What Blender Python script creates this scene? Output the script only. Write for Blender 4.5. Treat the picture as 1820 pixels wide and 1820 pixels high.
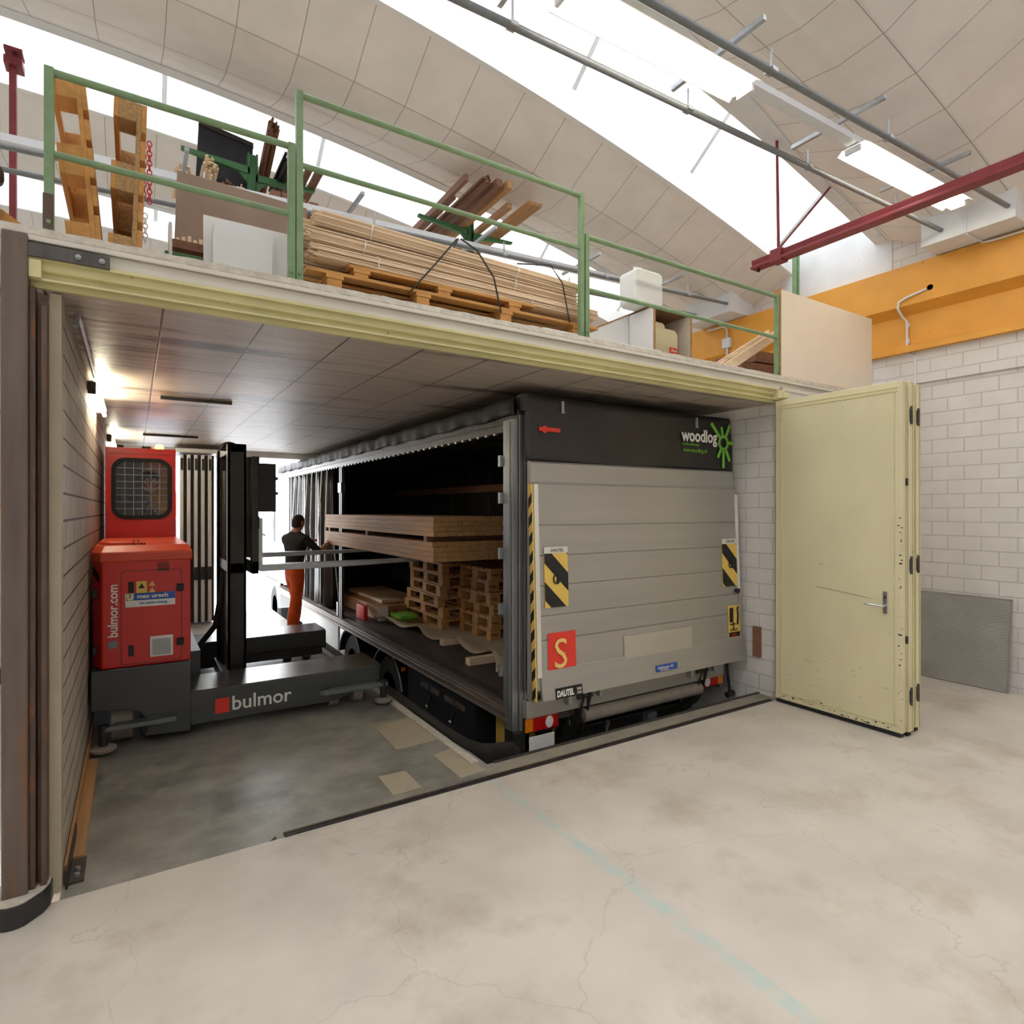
import bpy, bmesh, math, random
from mathutils import Vector, Matrix, noise
for o in list(bpy.data.objects): bpy.data.objects.remove(o, do_unlink=True)
SC = bpy.context.scene
COL = SC.collection
R = math.radians
random.seed(7)

# ------------------------------------------------------------------ camera, sky, exposure
cam = bpy.data.cameras.new('camera'); co = bpy.data.objects.new('camera', cam); COL.objects.link(co)
co.location = (0, 0, 1.8); co.rotation_euler = (R(90), 0, -R(32.3487))
cam.sensor_width = 36; cam.lens = 36 * 1061 / 1820; cam.shift_y = -4 / 1820; cam.clip_start = .05; cam.clip_end = 300
SC.camera = co
SC.view_settings.view_transform = 'Standard'; SC.view_settings.look = 'None'
SC.view_settings.gamma = 1; SC.view_settings.use_curve_mapping = False
SC.view_settings.exposure = 0.6
wd = bpy.data.worlds.new('sky'); SC.world = wd; wd.use_nodes = True
bg = wd.node_tree.nodes['Background']; bg.inputs[0].default_value = (.94, .97, 1, 1); bg.inputs[1].default_value = 5.8

def area(name, loc, sx, sy, rot, portal=True, power=0, col=(1, 1, 1)):
    l = bpy.data.lights.new(name, 'AREA'); l.shape = 'RECTANGLE'; l.size = sx; l.size_y = sy
    l.energy = power; l.color = col
    if portal: l.cycles.is_portal = True
    o = bpy.data.objects.new(name, l); COL.objects.link(o); o.location = loc; o.rotation_euler = rot
    return o

# ------------------------------------------------------------------ material helpers
def lin(c):
    return tuple(((x / 255) / 12.92 if x / 255 <= .04045 else ((x / 255 + .055) / 1.055) ** 2.4) for x in c)
MATS = {}
def mat(name, rgb, rough=.6, metal=0, var=.1, scale=8, stretch=(1, 1, 1), bump=0, dirt=None, emit=0, emcol=None, spec=.5, alpha=1):
    """procedural material: base colour broken up by noise, optional second-colour wear, optional bump"""
    m = bpy.data.materials.new(name); m.use_nodes = True; MATS[name] = m
    nt = m.node_tree; N = nt.nodes; L = nt.links; b = N['Principled BSDF']
    b.inputs['Roughness'].default_value = rough; b.inputs['Metallic'].default_value = metal
    b.inputs['Specular IOR Level'].default_value = spec
    c = lin(rgb); tc = N.new('ShaderNodeTexCoord'); mp = N.new('ShaderNodeMapping'); mp.inputs['Scale'].default_value = stretch
    L.new(tc.outputs['Object'], mp.inputs[0])
    nz = N.new('ShaderNodeTexNoise'); nz.inputs['Scale'].default_value = scale; nz.inputs['Detail'].default_value = 6
    L.new(mp.outputs[0], nz.inputs[0])
    mr = N.new('ShaderNodeMapRange'); mr.inputs[1].default_value = .3; mr.inputs[2].default_value = .7
    mr.inputs[3].default_value = 1 - var; mr.inputs[4].default_value = 1 + var
    L.new(nz.outputs[0], mr.inputs[0])
    sc = N.new('ShaderNodeVectorMath'); sc.operation = 'SCALE'; sc.inputs[0].default_value = c
    L.new(mr.outputs[0], sc.inputs['Scale']); out = sc.outputs[0]
    if dirt:
        dcol, thr, dsc = dirt[:3]
        n2 = N.new('ShaderNodeTexNoise'); n2.inputs['Scale'].default_value = dsc; n2.inputs['Detail'].default_value = 8
        n2.inputs['Roughness'].default_value = .65; L.new(mp.outputs[0], n2.inputs[0])
        r2 = N.new('ShaderNodeMapRange'); r2.inputs[1].default_value = thr; r2.inputs[2].default_value = thr + (dirt[3] if len(dirt) > 3 else .12)
        L.new(n2.outputs[0], r2.inputs[0])
        mx = N.new('ShaderNodeMix'); mx.data_type = 'RGBA'; L.new(r2.outputs[0], mx.inputs['Factor'])
        L.new(out, mx.inputs[6]); mx.inputs[7].default_value = (*lin(dcol), 1); out = mx.outputs[2]
    L.new(out, b.inputs['Base Color'])
    if bump:
        bp = N.new('ShaderNodeBump'); bp.inputs['Strength'].default_value = bump; bp.inputs['Distance'].default_value = .01
        L.new(nz.outputs[0], bp.inputs['Height']); L.new(bp.outputs[0], b.inputs['Normal'])
    if emit:
        b.inputs['Emission Color'].default_value = (*lin(emcol or rgb), 1); b.inputs['Emission Strength'].default_value = emit
    if alpha < 1: b.inputs['Alpha'].default_value = alpha
    m['out'] = 0
    return m

def add_lines(m, comb, bw, bh, mortar, depthcol, offset=.5, bumpd=.004, mod=None, noise_mix=0):
    """brick / board joints laid over the base colour; comb = which object axes run along and up"""
    nt = m.node_tree; N = nt.nodes; L = nt.links; b = N['Principled BSDF']
    tc = N.new('ShaderNodeTexCoord'); sp = N.new('ShaderNodeSeparateXYZ'); L.new(tc.outputs['Object'], sp.inputs[0])
    cb = N.new('ShaderNodeCombineXYZ')
    def axis(i, ofs, period=None):
        a = N.new('ShaderNodeMath'); a.operation = 'ADD'; L.new(sp.outputs[i], a.inputs[0]); a.inputs[1].default_value = ofs
        if period:
            q = N.new('ShaderNodeMath'); q.operation = 'MODULO'; L.new(a.outputs[0], q.inputs[0]); q.inputs[1].default_value = period
            return q.outputs[0]
        return a.outputs[0]
    L.new(axis(comb[0], comb[2]), cb.inputs[0]); L.new(axis(comb[1], comb[3], mod), cb.inputs[1])
    br = N.new('ShaderNodeTexBrick'); L.new(cb.outputs[0], br.inputs[0])
    br.offset = offset; br.squash = 1; br.inputs['Scale'].default_value = 1
    br.inputs['Mortar Size'].default_value = mortar; br.inputs['Mortar Smooth'].default_value = .3
    br.inputs['Brick Width'].default_value = bw; br.inputs['Row Height'].default_value = bh
    src = b.inputs['Base Color'].links[0].from_socket
    fac = br.outputs['Fac']
    mx = N.new('ShaderNodeMix'); mx.data_type = 'RGBA'; L.new(fac, mx.inputs['Factor']); L.new(src, mx.inputs[6])
    mx.inputs[7].default_value = (*lin(depthcol), 1); L.new(mx.outputs[2], b.inputs['Base Color'])
    bp = N.new('ShaderNodeBump'); bp.invert = True; bp.inputs['Strength'].default_value = .8; bp.inputs['Distance'].default_value = bumpd
    L.new(fac, bp.inputs['Height'])
    if b.inputs['Normal'].links: L.new(b.inputs['Normal'].links[0].from_socket, bp.inputs['Normal'])
    L.new(bp.outputs[0], b.inputs['Normal'])
    return br

# ------------------------------------------------------------------ geometry helpers
W = {}
def tag(o, label=None, cat=None, group=None, kind=None):
    if label: o['label'] = label
    if cat: o['category'] = cat
    if group: o['group'] = group
    if kind: o['kind'] = kind
    return o
def thing(name, label, cat, loc=(0, 0, 0), rz=0, group=None):
    o = bpy.data.objects.new(name, None); COL.objects.link(o); o.location = loc; o.rotation_euler = (0, 0, rz)
    o.empty_display_size = .1
    W[o.name] = Matrix.Translation(loc) @ Matrix.Rotation(rz, 4, 'Z')
    return tag(o, label, cat, group)
def link(name, me, parent):
    o = bpy.data.objects.new(name, me); COL.objects.link(o)
    W[o.name] = Matrix.Identity(4)
    if parent:
        o.parent = parent; o.matrix_parent_inverse = W[parent.name].inverted()
    return o
def kids(o): return [c for c in bpy.data.objects if c.parent == o]
def dup(src, loc, rz=None, label=None, group=None, rot=None):
    def cp(o, par):
        c = o.copy(); COL.objects.link(c)
        if par: c.parent = par; c.matrix_parent_inverse = o.matrix_parent_inverse.copy()
        for k in KID.get(o.name, []): 
            kc = cp(k, c)
            KID.setdefault(c.name, []).append(kc)
        return c
    if src.name not in KID: build_kids(src)
    r = cp(src, None); r.location = loc
    if rot: r.rotation_euler = rot
    elif rz is not None: r.rotation_euler = (0, 0, rz)
    if label: r['label'] = label
    if group: r['group'] = group
    return r
KID = {}
def build_kids(o):
    KID[o.name] = kids(o)
    for k in KID[o.name]: build_kids(k)

class MB:
    def __init__(s): s.v = []; s.f = []; s.m = []; s.mi = 0
    def mat(s, i): s.mi = i; return s
    def add(s, vs, fs):
        b = len(s.v); s.v += [tuple(v) for v in vs]; s.f += [tuple(i + b for i in f) for f in fs]; s.m += [s.mi] * len(fs); return s
    def box(s, x0, x1, y0, y1, z0, z1, M=None):
        if x0 > x1: x0, x1 = x1, x0
        if y0 > y1: y0, y1 = y1, y0
        if z0 > z1: z0, z1 = z1, z0
        vs = [Vector(p) for p in ((x0, y0, z0), (x1, y0, z0), (x1, y1, z0), (x0, y1, z0), (x0, y0, z1), (x1, y0, z1), (x1, y1, z1), (x0, y1, z1))]
        if M: vs = [M @ v for v in vs]
        return s.add(vs, [(0, 3, 2, 1), (4, 5, 6, 7), (0, 1, 5, 4), (1, 2, 6, 5), (2, 3, 7, 6), (3, 0, 4, 7)])
    def bar(s, a, b, w, t, up=(0, 0, 1)):
        """box of width w and thickness t running from a to b"""
        a = Vector(a); b = Vector(b); d = b - a; l = d.length; d.normalize(); u = Vector(up)
        if abs(d.dot(u)) > .98: u = Vector((1, 0, 0))
        x = d.cross(u).normalized(); z = x.cross(d)
        M = Matrix((x, d, z)).transposed().to_4x4(); M.translation = a
        return s.box(-w / 2, w / 2, 0, l, -t / 2, t / 2, M)
    def prism(s, poly, ax, a, b, M=None):
        """poly in the plane normal to ax ('x': (y,z), 'y': (x,z), 'z': (x,y)), extruded a..b"""
        def P(p, t): return Vector({'x': (t, p[0], p[1]), 'y': (p[0], t, p[1]), 'z': (p[0], p[1], t)}[ax])
        n = len(poly); vs = [P(p, a) for p in poly] + [P(p, b) for p in poly]
        if M: vs = [M @ v for v in vs]
        fs = [tuple(range(n)), tuple(range(2 * n - 1, n - 1, -1))] + [(i, i + n, (i + 1) % n + n, (i + 1) % n) for i in range(n)]
        return s.add(vs, fs)
    def tube(s, pts, r, n=8, cap=True, close=False):
        pts = [Vector(p) for p in pts]; k = len(pts); rs = r if isinstance(r, (list, tuple)) else [r] * k
        vs = []; prev = None
        for i, p in enumerate(pts):
            d = (pts[(i + 1) % k] - pts[i - 1]) if close else (pts[min(i + 1, k - 1)] - pts[max(i - 1, 0)])
            d.normalize()
            if prev is None:
                u = Vector((0, 0, 1)) if abs(d.z) < .9 else Vector((1, 0, 0)); x = d.cross(u).normalized()
            else:
                x = (prev - d * prev.dot(d)).normalized()
            prev = x; y = d.cross(x)
            for j in range(n):
                a = 2 * math.pi * j / n; vs.append(p + (x * math.cos(a) + y * math.sin(a)) * rs[i])
        fs = []
        for i in range(k if close else k - 1):
            for j in range(n):
                a = i * n; b = ((i + 1) % k) * n; fs.append((a + j, a + (j + 1) % n, b + (j + 1) % n, b + j))
        if cap and not close: fs += [tuple(range(n - 1, -1, -1)), tuple(range((k - 1) * n, k * n))]
        return s.add(vs, fs)
    def cyl(s, a, b, r, n=16): return s.tube([a, b], r, n)
    def lathe(s, prof, c, ax='z', n=24):
        """prof: (radius, height) pairs about axis ax through c"""
        vs = []; c = Vector(c)
        for r, h in prof:
            for j in range(n):
                a = 2 * math.pi * j / n; p, q = r * math.cos(a), r * math.sin(a)
                vs.append(c + Vector({'z': (p, q, h), 'x': (h, p, q), 'y': (p, h, q)}[ax]))
        k = len(prof); fs = []
        for i in range(k - 1):
            for j in range(n): fs.append((i * n + j, i * n + (j + 1) % n, (i + 1) * n + (j + 1) % n, (i + 1) * n + j))
        if prof[0][0] > 1e-4: fs.append(tuple(range(n - 1, -1, -1)))
        if prof[-1][0] > 1e-4: fs.append(tuple(range((k - 1) * n, k * n)))
        return s.add(vs, fs)
    def ball(s, c, rx, ry, rz, n=14):
        prof = [(math.sin(math.pi * i / (n // 2)), -math.cos(math.pi * i / (n // 2))) for i in range(n // 2 + 1)]
        vs = []; c = Vector(c)
        for r, h in prof:
            for j in range(n):
                a = 2 * math.pi * j / n; vs.append(c + Vector((r * rx * math.cos(a), r * ry * math.sin(a), h * rz)))
        fs = [(i * n + j, i * n + (j + 1) % n, (i + 1) * n + (j + 1) % n, (i + 1) * n + j) for i in range(n // 2) for j in range(n)]
        return s.add(vs, fs)
    def grid(s, fn, nu, nv):
        vs = [fn(i / nu, j / nv) for i in range(nu + 1) for j in range(nv + 1)]
        fs = [(i * (nv + 1) + j, (i + 1) * (nv + 1) + j, (i + 1) * (nv + 1) + j + 1, i * (nv + 1) + j + 1) for i in range(nu) for j in range(nv)]
        return s.add(vs, fs)
    def holed(s, outer, inner, ax, a, b):
        """flat panel with a hole; outer and inner outlines have the same point count"""
        def P(p, t): return Vector({'x': (t, p[0], p[1]), 'y': (p[0], t, p[1]), 'z': (p[0], p[1], t)}[ax])
        n = len(outer); vs = [P(p, a) for p in outer] + [P(p, a) for p in inner] + [P(p, b) for p in outer] + [P(p, b) for p in inner]
        fs = []
        for i in range(n):
            j = (i + 1) % n
            fs += [(i, j, n + j, n + i), (2 * n + i, 3 * n + i, 3 * n + j, 2 * n + j), (i, 2 * n + i, 2 * n + j, j), (n + i, n + j, 3 * n + j, 3 * n + i)]
        return s.add(vs, fs)
    def build(s, name, mats, parent=None, bevel=0, smooth=False, label=None, cat=None, group=None, kind=None, solid=0, seg=2):
        me = bpy.data.meshes.new(name); me.from_pydata([tuple(v) for v in s.v], [], s.f)
        if not isinstance(mats, (list, tuple)): mats = [mats]
        for m in mats: me.materials.append(MATS[m] if isinstance(m, str) else m)
        for p, i in zip(me.polygons, s.m): p.material_index = i
        bm = bmesh.new(); bm.from_mesh(me); bmesh.ops.recalc_face_normals(bm, faces=bm.faces); bm.to_mesh(me); bm.free()
        if smooth:
            for p in me.polygons: p.use_smooth = True
            me.set_sharp_from_angle(angle=R(40))
        o = link(name, me, parent)
        if bevel:
            md = o.modifiers.new('bevel', 'BEVEL'); md.width = bevel; md.segments = seg; md.limit_method = 'ANGLE'; md.angle_limit = R(40)
        if solid:
            md = o.modifiers.new('solid', 'SOLIDIFY'); md.thickness = solid; md.offset = 0
        return tag(o, label, cat, group, kind)

def rrect(x0, x1, z0, z1, r, n=6):
    pts = []
    for cx, cz, a0 in ((x1 - r, z1 - r, 0), (x0 + r, z1 - r, 90), (x0 + r, z0 + r, 180), (x1 - r, z0 + r, 270)):
        for i in range(n + 1):
            a = R(a0 + 90 * i / n); pts.append((cx + r * math.cos(a), cz + r * math.sin(a)))
    return pts
def rect_like(pts, x0, x1, z0, z1):
    """rectangle outline sampled with as many points as the rounded outline pts"""
    n = len(pts) // 4; out = []
    cs = [(x1, z1), (x0, z1), (x0, z0), (x1, z0)]
    for k, (cx, cz) in enumerate(cs):
        for i in range(n):
            t = i / (n - 1)
            p = pts[k * n + i]
            if k == 0: q = (x1, p[1]) if t < .5 else (p[0], z1)
            if k == 1: q = (p[0], z1) if t < .5 else (x0, p[1])
            if k == 2: q = (x0, p[1]) if t < .5 else (p[0], z0)
            if k == 3: q = (p[0], z0) if t < .5 else (x1, p[1])
            if abs(t - .5) < .01: q = (cx, cz)
            out.append(q)
    return out
def arc(c, r, a0, a1, n, ax='xy'):
    return [(c[0] + r * math.cos(R(a0 + (a1 - a0) * i / n)), c[1] + r * math.sin(R(a0 + (a1 - a0) * i / n))) for i in range(n + 1)]

def text(name, body, size, M, m, parent=None, wide=1, extr=.0008, align='LEFT', bold=0, label=None, cat=None):
    """letters lie in the local xy plane of M (x = reading direction, z = towards the reader)"""
    cu = bpy.data.curves.new(name, 'FONT'); cu.body = body; cu.size = size; cu.extrude = extr; cu.align_x = align; cu.offset = bold
    cu.resolution_u = 3
    t = bpy.data.objects.new('t', cu); COL.objects.link(t)
    dg = bpy.context.evaluated_depsgraph_get(); dg.update()
    me = bpy.data.meshes.new_from_object(t.evaluated_get(dg)); bpy.data.objects.remove(t, do_unlink=True)
    me.transform(M @ Matrix.Diagonal((wide, 1, 1, 1))); me.materials.clear(); me.materials.append(MATS[m])
    me.name = name
    o = link(name, me, parent)
    return tag(o, label, cat)
def frontM(x, y, z, roll=0):      # text facing -Y (towards the camera side), reading +X
    return Matrix.Translation((x, y, z)) @ Matrix.Rotation(R(90), 4, 'X') @ Matrix.Rotation(R(roll), 4, 'Z')

def ramp2(v, pts):
    for (a, x), (b, y) in zip(pts, pts[1:]):
        if v <= b: return x + (y - x) * (v - a) / (b - a)
    return pts[-1][1]
# ------------------------------------------------------------------ materials
mat('hall_concrete', (211, 202, 189), .42, 0, .09, 2.2, bump=.05, dirt=((176, 162, 142), .52, 1.3, .25))
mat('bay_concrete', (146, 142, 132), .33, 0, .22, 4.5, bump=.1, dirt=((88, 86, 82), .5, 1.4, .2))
mat('patch_concrete', (172, 160, 138), .6, 0, .07, 6, dirt=((146, 134, 114), .6, 5, .15))
mat('sill_concrete', (150, 143, 128), .6, 0, .12, 5, bump=.1, dirt=((110, 102, 88), .58, 4, .1))
mat('pit_concrete', (105, 100, 92), .7, 0, .15, 3)
mat('rough_concrete', (196, 188, 174), .85, 0, .16, 26, bump=.9, dirt=((150, 120, 88), .63, 2.2, .12))
m = mat('soffit_concrete', (188, 175, 162), .42, 0, .14, 5, stretch=(.35, 3, 1), bump=.3, dirt=((112, 101, 92), .54, 1.3, .08))
add_lines(m, (0, 1, 18.875, 16.97), .475, 1.78, .007, (84, 74, 66), offset=0)
m = mat('shell_board', (236, 231, 226), .75, 0, .05, 3, dirt=((214, 206, 200), .68, 22, .05))
add_lines(m, (0, 1, 19.48 - 1.679 + .0, 31 - 4.7), .487, .62, .0035, (170, 162, 156), offset=0, mod=3.1)
MATS['shell_board'].node_tree.nodes
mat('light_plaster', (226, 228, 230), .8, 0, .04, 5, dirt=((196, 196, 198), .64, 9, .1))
mat('white_plaster', (240, 240, 240), .7, 0, .02, 5)
m = mat('white_brick', (226, 221, 216), .65, 0, .04, 5, dirt=((170, 150, 130), .71, 16, .03))
add_lines(m, (1, 2, 10, 10.02), .30, .148, .006, (204, 197, 190), bumpd=.004)
m = mat('bay_brick', (190, 178, 163), .7, 0, .12, 3, stretch=(1, 1, .5), dirt=((120, 106, 94), .58, 3, .18))
add_lines(m, (1, 2, 10, 10), .50, .135, .007, (92, 82, 72), bumpd=.008)
mat('orange_paint', (232, 164, 62), .5, 0, .06, 4, dirt=((190, 128, 44), .66, 14, .04))
mat('cream_paint', (226, 216, 177), .45, 0, .05, 3, stretch=(1, 1, .6), dirt=((96, 84, 52), .69, 11, .02))
mat('track_paint', (214, 206, 154), .5, 0, .1, 6, stretch=(.5, 1, 1), dirt=((88, 70, 36), .66, 18, .03))
mat('fascia_white', (222, 217, 205), .5, 0, .06, 3, dirt=((140, 108, 74), .68, 12, .05))
mat('rust_steel', (100, 84, 74), .5, .55, .25, 9, stretch=(2, 2, .5), bump=.1, dirt=((142, 84, 52), .58, 5, .12))
mat('bare_steel', (92, 88, 85), .42, .7, .22, 8, stretch=(2, 2, .4), dirt=((168, 160, 150), .68, 9, .06))
mat('post_steel', (108, 96, 88), .5, .4, .18, 6, stretch=(3, 3, .25), bump=.1, dirt=((134, 92, 64), .52, 4, .2))
mat('dark_steel', (64, 62, 62), .45, .6, .15, 10)
mat('rubber', (28, 28, 29), .75, 0, .15, 20)
mat('galv', (172, 176, 180), .38, .75, .12, 22)
mat('conduit_grey', (128, 132, 136), .5, .4, .08, 20)
mat('trunk_white', (225, 228, 232), .5, .1, .03, 20)
mat('chrome', (205, 205, 208), .22, .95, .05, 20)
mat('rail_green', (128, 156, 116), .45, .05, .1, 12, dirt=((146, 130, 100), .7, 30, .04))
mat('rack_green', (74, 128, 84), .5, .05, .1, 12)
mat('crane_red', (134, 52, 58), .45, .2, .12, 10)
mat('brown_post', (120, 92, 76), .6, .3, .15, 20)
mat('truck_black', (34, 33, 34), .42, 0, .2, 3)
mat('tarp_black', (44, 42, 42), .38, 0, .22, 2.5, bump=.15)
mat('inner_black', (26, 24, 23), .85, 0, .2, 3)
mat('alu', (176, 176, 172), .33, .72, .08, 4, stretch=(.3, 1, 6), dirt=((140, 136, 130), .66, 5, .1))
mat('gate_alu', (172, 168, 160), .42, .45, .05, 3, stretch=(.3, 1, 4), dirt=((128, 118, 104), .68, 5, .1))
mat('gate_patch', (186, 178, 162), .6, .2, .06, 4)
mat('post_alu', (150, 154, 156), .34, .75, .15, 14, stretch=(1, 1, .2))
mat('bed_dark', (72, 62, 58), .55, 0, .25, 5, stretch=(4, .6, 1), dirt=((36, 32, 32), .55, 3, .1))
mat('bed_edge', (122, 110, 102), .4, .4, .2, 9, stretch=(3, .5, 1))
mat('hazard_yellow', (232, 196, 96), .5, 0, .05, 5)
mat('black', (22, 22, 23), .5, 0, .1, 8)
mat('sign_red', (232, 58, 42), .5, 0, .04, 5)
mat('sign_cream', (246, 208, 120), .5, 0, .02, 5)
mat('sign_blue', (42, 86, 168), .5, 0, .04, 5)
mat('logo_green', (120, 196, 62), .5, 0, .03, 5)
mat('logo_white', (238, 236, 232), .5, 0, .02, 5)
mat('fork_red', (206, 36, 30), .32, 0, .05, 2)
mat('fork_red_lit', (214, 74, 44), .35, 0, .05, 2)  # body red shifted to orange, painting in the light reflected off the hood top
mat('fork_dark', (72, 75, 75), .42, .15, .1, 3)
mat('deck_worn', (112, 108, 104), .25, .6, .3, 6, stretch=(1, 3, 1), dirt=((58, 54, 50), .56, 4, .12))
mat('mast_dark', (44, 41, 38), .45, .4, .2, 6)
mat('wheel_grey', (150, 140, 128), .6, 0, .12, 8)
mat('pine', (206, 150, 82), .6, 0, .16, 3, stretch=(1, 7, 7), dirt=((150, 92, 42), .64, 3, .1))
mat('pallet_wood', (196, 150, 96), .7, 0, .2, 3, stretch=(1, 7, 7), dirt=((120, 86, 52), .6, 3, .14))
mat('chipboard', (182, 144, 98), .8, 0, .25, 60)
mat('lath', (238, 212, 180), .6, 0, .12, 4, stretch=(.6, 14, 14), dirt=((176, 132, 92), .62, 3, .12))
mat('lath_end', (222, 196, 164), .8, 0, .25, 40)
mat('board_timber', (178, 134, 88), .65, 0, .18, 2.5, stretch=(10, .6, 10), dirt=((128, 88, 52), .6, 2, .12))
mat('dark_timber', (132, 92, 70), .65, 0, .2, 3, stretch=(8, .6, 8))
mat('white_melamine', (240, 240, 240), .4, 0, .02, 3)
mat('cream_board', (240, 228, 210), .45, 0, .02, 3)
mat('brown_board', (148, 126, 108), .6, 0, .1, 4)
mat('navy_panel', (30, 33, 44), .45, 0, .1, 3)
mat('paper', (204, 190, 164), .75, 0, .07, 3)
mat('cab_orange', (255, 190, 70), .5, 0, .03, 4)
mat('bracket_grey', (108, 113, 112), .4, .2, .12, 8)
mat('tarp_matt', (40, 38, 38), .65, 0, .25, 4, bump=.3)
mat('strap', (34, 38, 42), .5, 0, .1, 20)
mat('tie_white', (244, 244, 244), .5, 0, .02, 20)
mat('plastic_natural', (240, 242, 238), .35, 0, .02, 3)
mat('plastic_beige', (214, 200, 162), .45, 0, .03, 3)
mat('cap_beige', (226, 196, 140), .5, 0, .03, 3)
mat('orange_cloth', (244, 98, 34), .7, 0, .12, 9)
mat('dark_cloth', (44, 46, 50), .85, 0, .15, 9)
mat('skin', (186, 128, 100), .55, 0, .06, 9)
mat('hair', (46, 32, 26), .7, 0, .2, 30)
mat('amber', (255, 170, 40), .3, 0, 0, 5, emit=14, emcol=(255, 160, 50))
mat('tail_red', (196, 22, 22), .25, 0, .1, 30)
mat('tail_amber', (236, 130, 24), .25, 0, .1, 30)
mat('tube_glow', (255, 255, 250), .3, 0, 0, 5, emit=9, emcol=(255, 246, 228))
mat('bay_tube_glow', (255, 255, 240), .3, 0, 0, 5, emit=26, emcol=(255, 244, 214))
mat('door_white', (226, 226, 228), .45, 0, .05, 3)
mat('truck_white', (240, 241, 243), .3, 0, .02, 3)
mat('car_blue', (58, 92, 140), .3, .1, .1, 3)
mat('asphalt', (200, 200, 200), .8, 0, .05, 1)
mat('grate', (176, 174, 168), .5, .15, .1, 4)
mat('chain_red', (222, 30, 50), .4, 0, .05, 5)
mat('olive_sheet', (150, 150, 70), .6, 0, .1, 5)

def glassmat(name, tint, rough, mixf):
    m = bpy.data.materials.new(name); m.use_nodes = True; MATS[name] = m
    nt = m.node_tree; N = nt.nodes; N.remove(N['Principled BSDF']); o = N['Material Output']
    t = N.new('ShaderNodeBsdfTransparent'); t.inputs[0].default_value = (*tint, 1)
    g = N.new('ShaderNodeBsdfGlossy'); g.inputs['Roughness'].default_value = rough
    mx = N.new('ShaderNodeMixShader'); mx.inputs[0].default_value = mixf
    nt.links.new(t.outputs[0], mx.inputs[1]); nt.links.new(g.outputs[0], mx.inputs[2]); nt.links.new(mx.outputs[0], o.inputs[0])
glassmat('skylight_glass', (.68, .68, .68), .1, .04)
glassmat('window_glass', (.95, .96, .97), .05, .03)

# worn line painted on the hall floor, and fine cracks
def floor_marks(m):
    nt = m.node_tree; N = nt.nodes; L = nt.links; b = N['Principled BSDF']
    tc = N.new('ShaderNodeTexCoord'); sp = N.new('ShaderNodeSeparateXYZ'); L.new(tc.outputs['Object'], sp.inputs[0])
    a = N.new('ShaderNodeMath'); a.operation = 'SUBTRACT'; L.new(sp.outputs[0], a.inputs[0]); a.inputs[1].default_value = 2.02
    ab = N.new('ShaderNodeMath'); ab.operation = 'ABSOLUTE'; L.new(a.outputs[0], ab.inputs[0])
    r = N.new('ShaderNodeMapRange'); L.new(ab.outputs[0], r.inputs[0]); r.inputs[1].default_value = .03; r.inputs[2].default_value = .042
    r.inputs[3].default_value = .55; r.inputs[4].default_value = 0
    nz = N.new('ShaderNodeTexNoise'); nz.inputs['Scale'].default_value = 9; L.new(tc.outputs['Object'], nz.inputs[0])
    r2 = N.new('ShaderNodeMapRange'); L.new(nz.outputs[0], r2.inputs[0]); r2.inputs[1].default_value = .35; r2.inputs[2].default_value = .6
    mu = N.new('ShaderNodeMath'); mu.operation = 'MULTIPLY'; L.new(r.outputs[0], mu.inputs[0]); L.new(r2.outputs[0], mu.inputs[1])
    mx = N.new('ShaderNodeMix'); mx.data_type = 'RGBA'; L.new(mu.outputs[0], mx.inputs['Factor'])
    L.new(b.inputs['Base Color'].links[0].from_socket, mx.inputs[6]); mx.inputs[7].default_value = (*lin((176, 206, 200)), 1)
    v = N.new('ShaderNodeTexVoronoi'); v.feature = 'DISTANCE_TO_EDGE'; v.inputs['Scale'].default_value = .8
    wn = N.new('ShaderNodeTexNoise'); wn.inputs['Scale'].default_value = 3; wn.inputs['Detail'].default_value = 6; L.new(tc.outputs['Object'], wn.inputs[0])
    ad = N.new('ShaderNodeMixRGB'); ad.blend_type = 'LINEAR_LIGHT'; ad.inputs[0].default_value = .25
    L.new(tc.outputs['Object'], ad.inputs[1]); L.new(wn.outputs['Color'], ad.inputs[2]); L.new(ad.outputs[0], v.inputs['Vector'])
    r3 = N.new('ShaderNodeMapRange'); L.new(v.outputs['Distance'], r3.inputs[0]); r3.inputs[1].default_value = 0; r3.inputs[2].default_value = .005
    r3.inputs[3].default_value = .2; r3.inputs[4].default_value = 0
    m2 = N.new('ShaderNodeMix'); m2.data_type = 'RGBA'; L.new(r3.outputs[0], m2.inputs['Factor']); L.new(mx.outputs[2], m2.inputs[6])
    m2.inputs[7].default_value = (*lin((120, 106, 88)), 1); L.new(m2.outputs[2], b.inputs['Base Color'])
floor_marks(MATS['hall_concrete'])

def struct(name, bm, m, **k):
    o = bm.build(name, m, **k); o['kind'] = 'structure'; return o
XL, XR = -9.75, 7.35          # hall side walls
BX0, BX1 = -.29, 5.18         # loading bay walls
FY, EY = 3.46, 11.5           # opening and far end of the bay
PX = 2.11                     # edge of the truck pit
PZ = -.88

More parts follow.
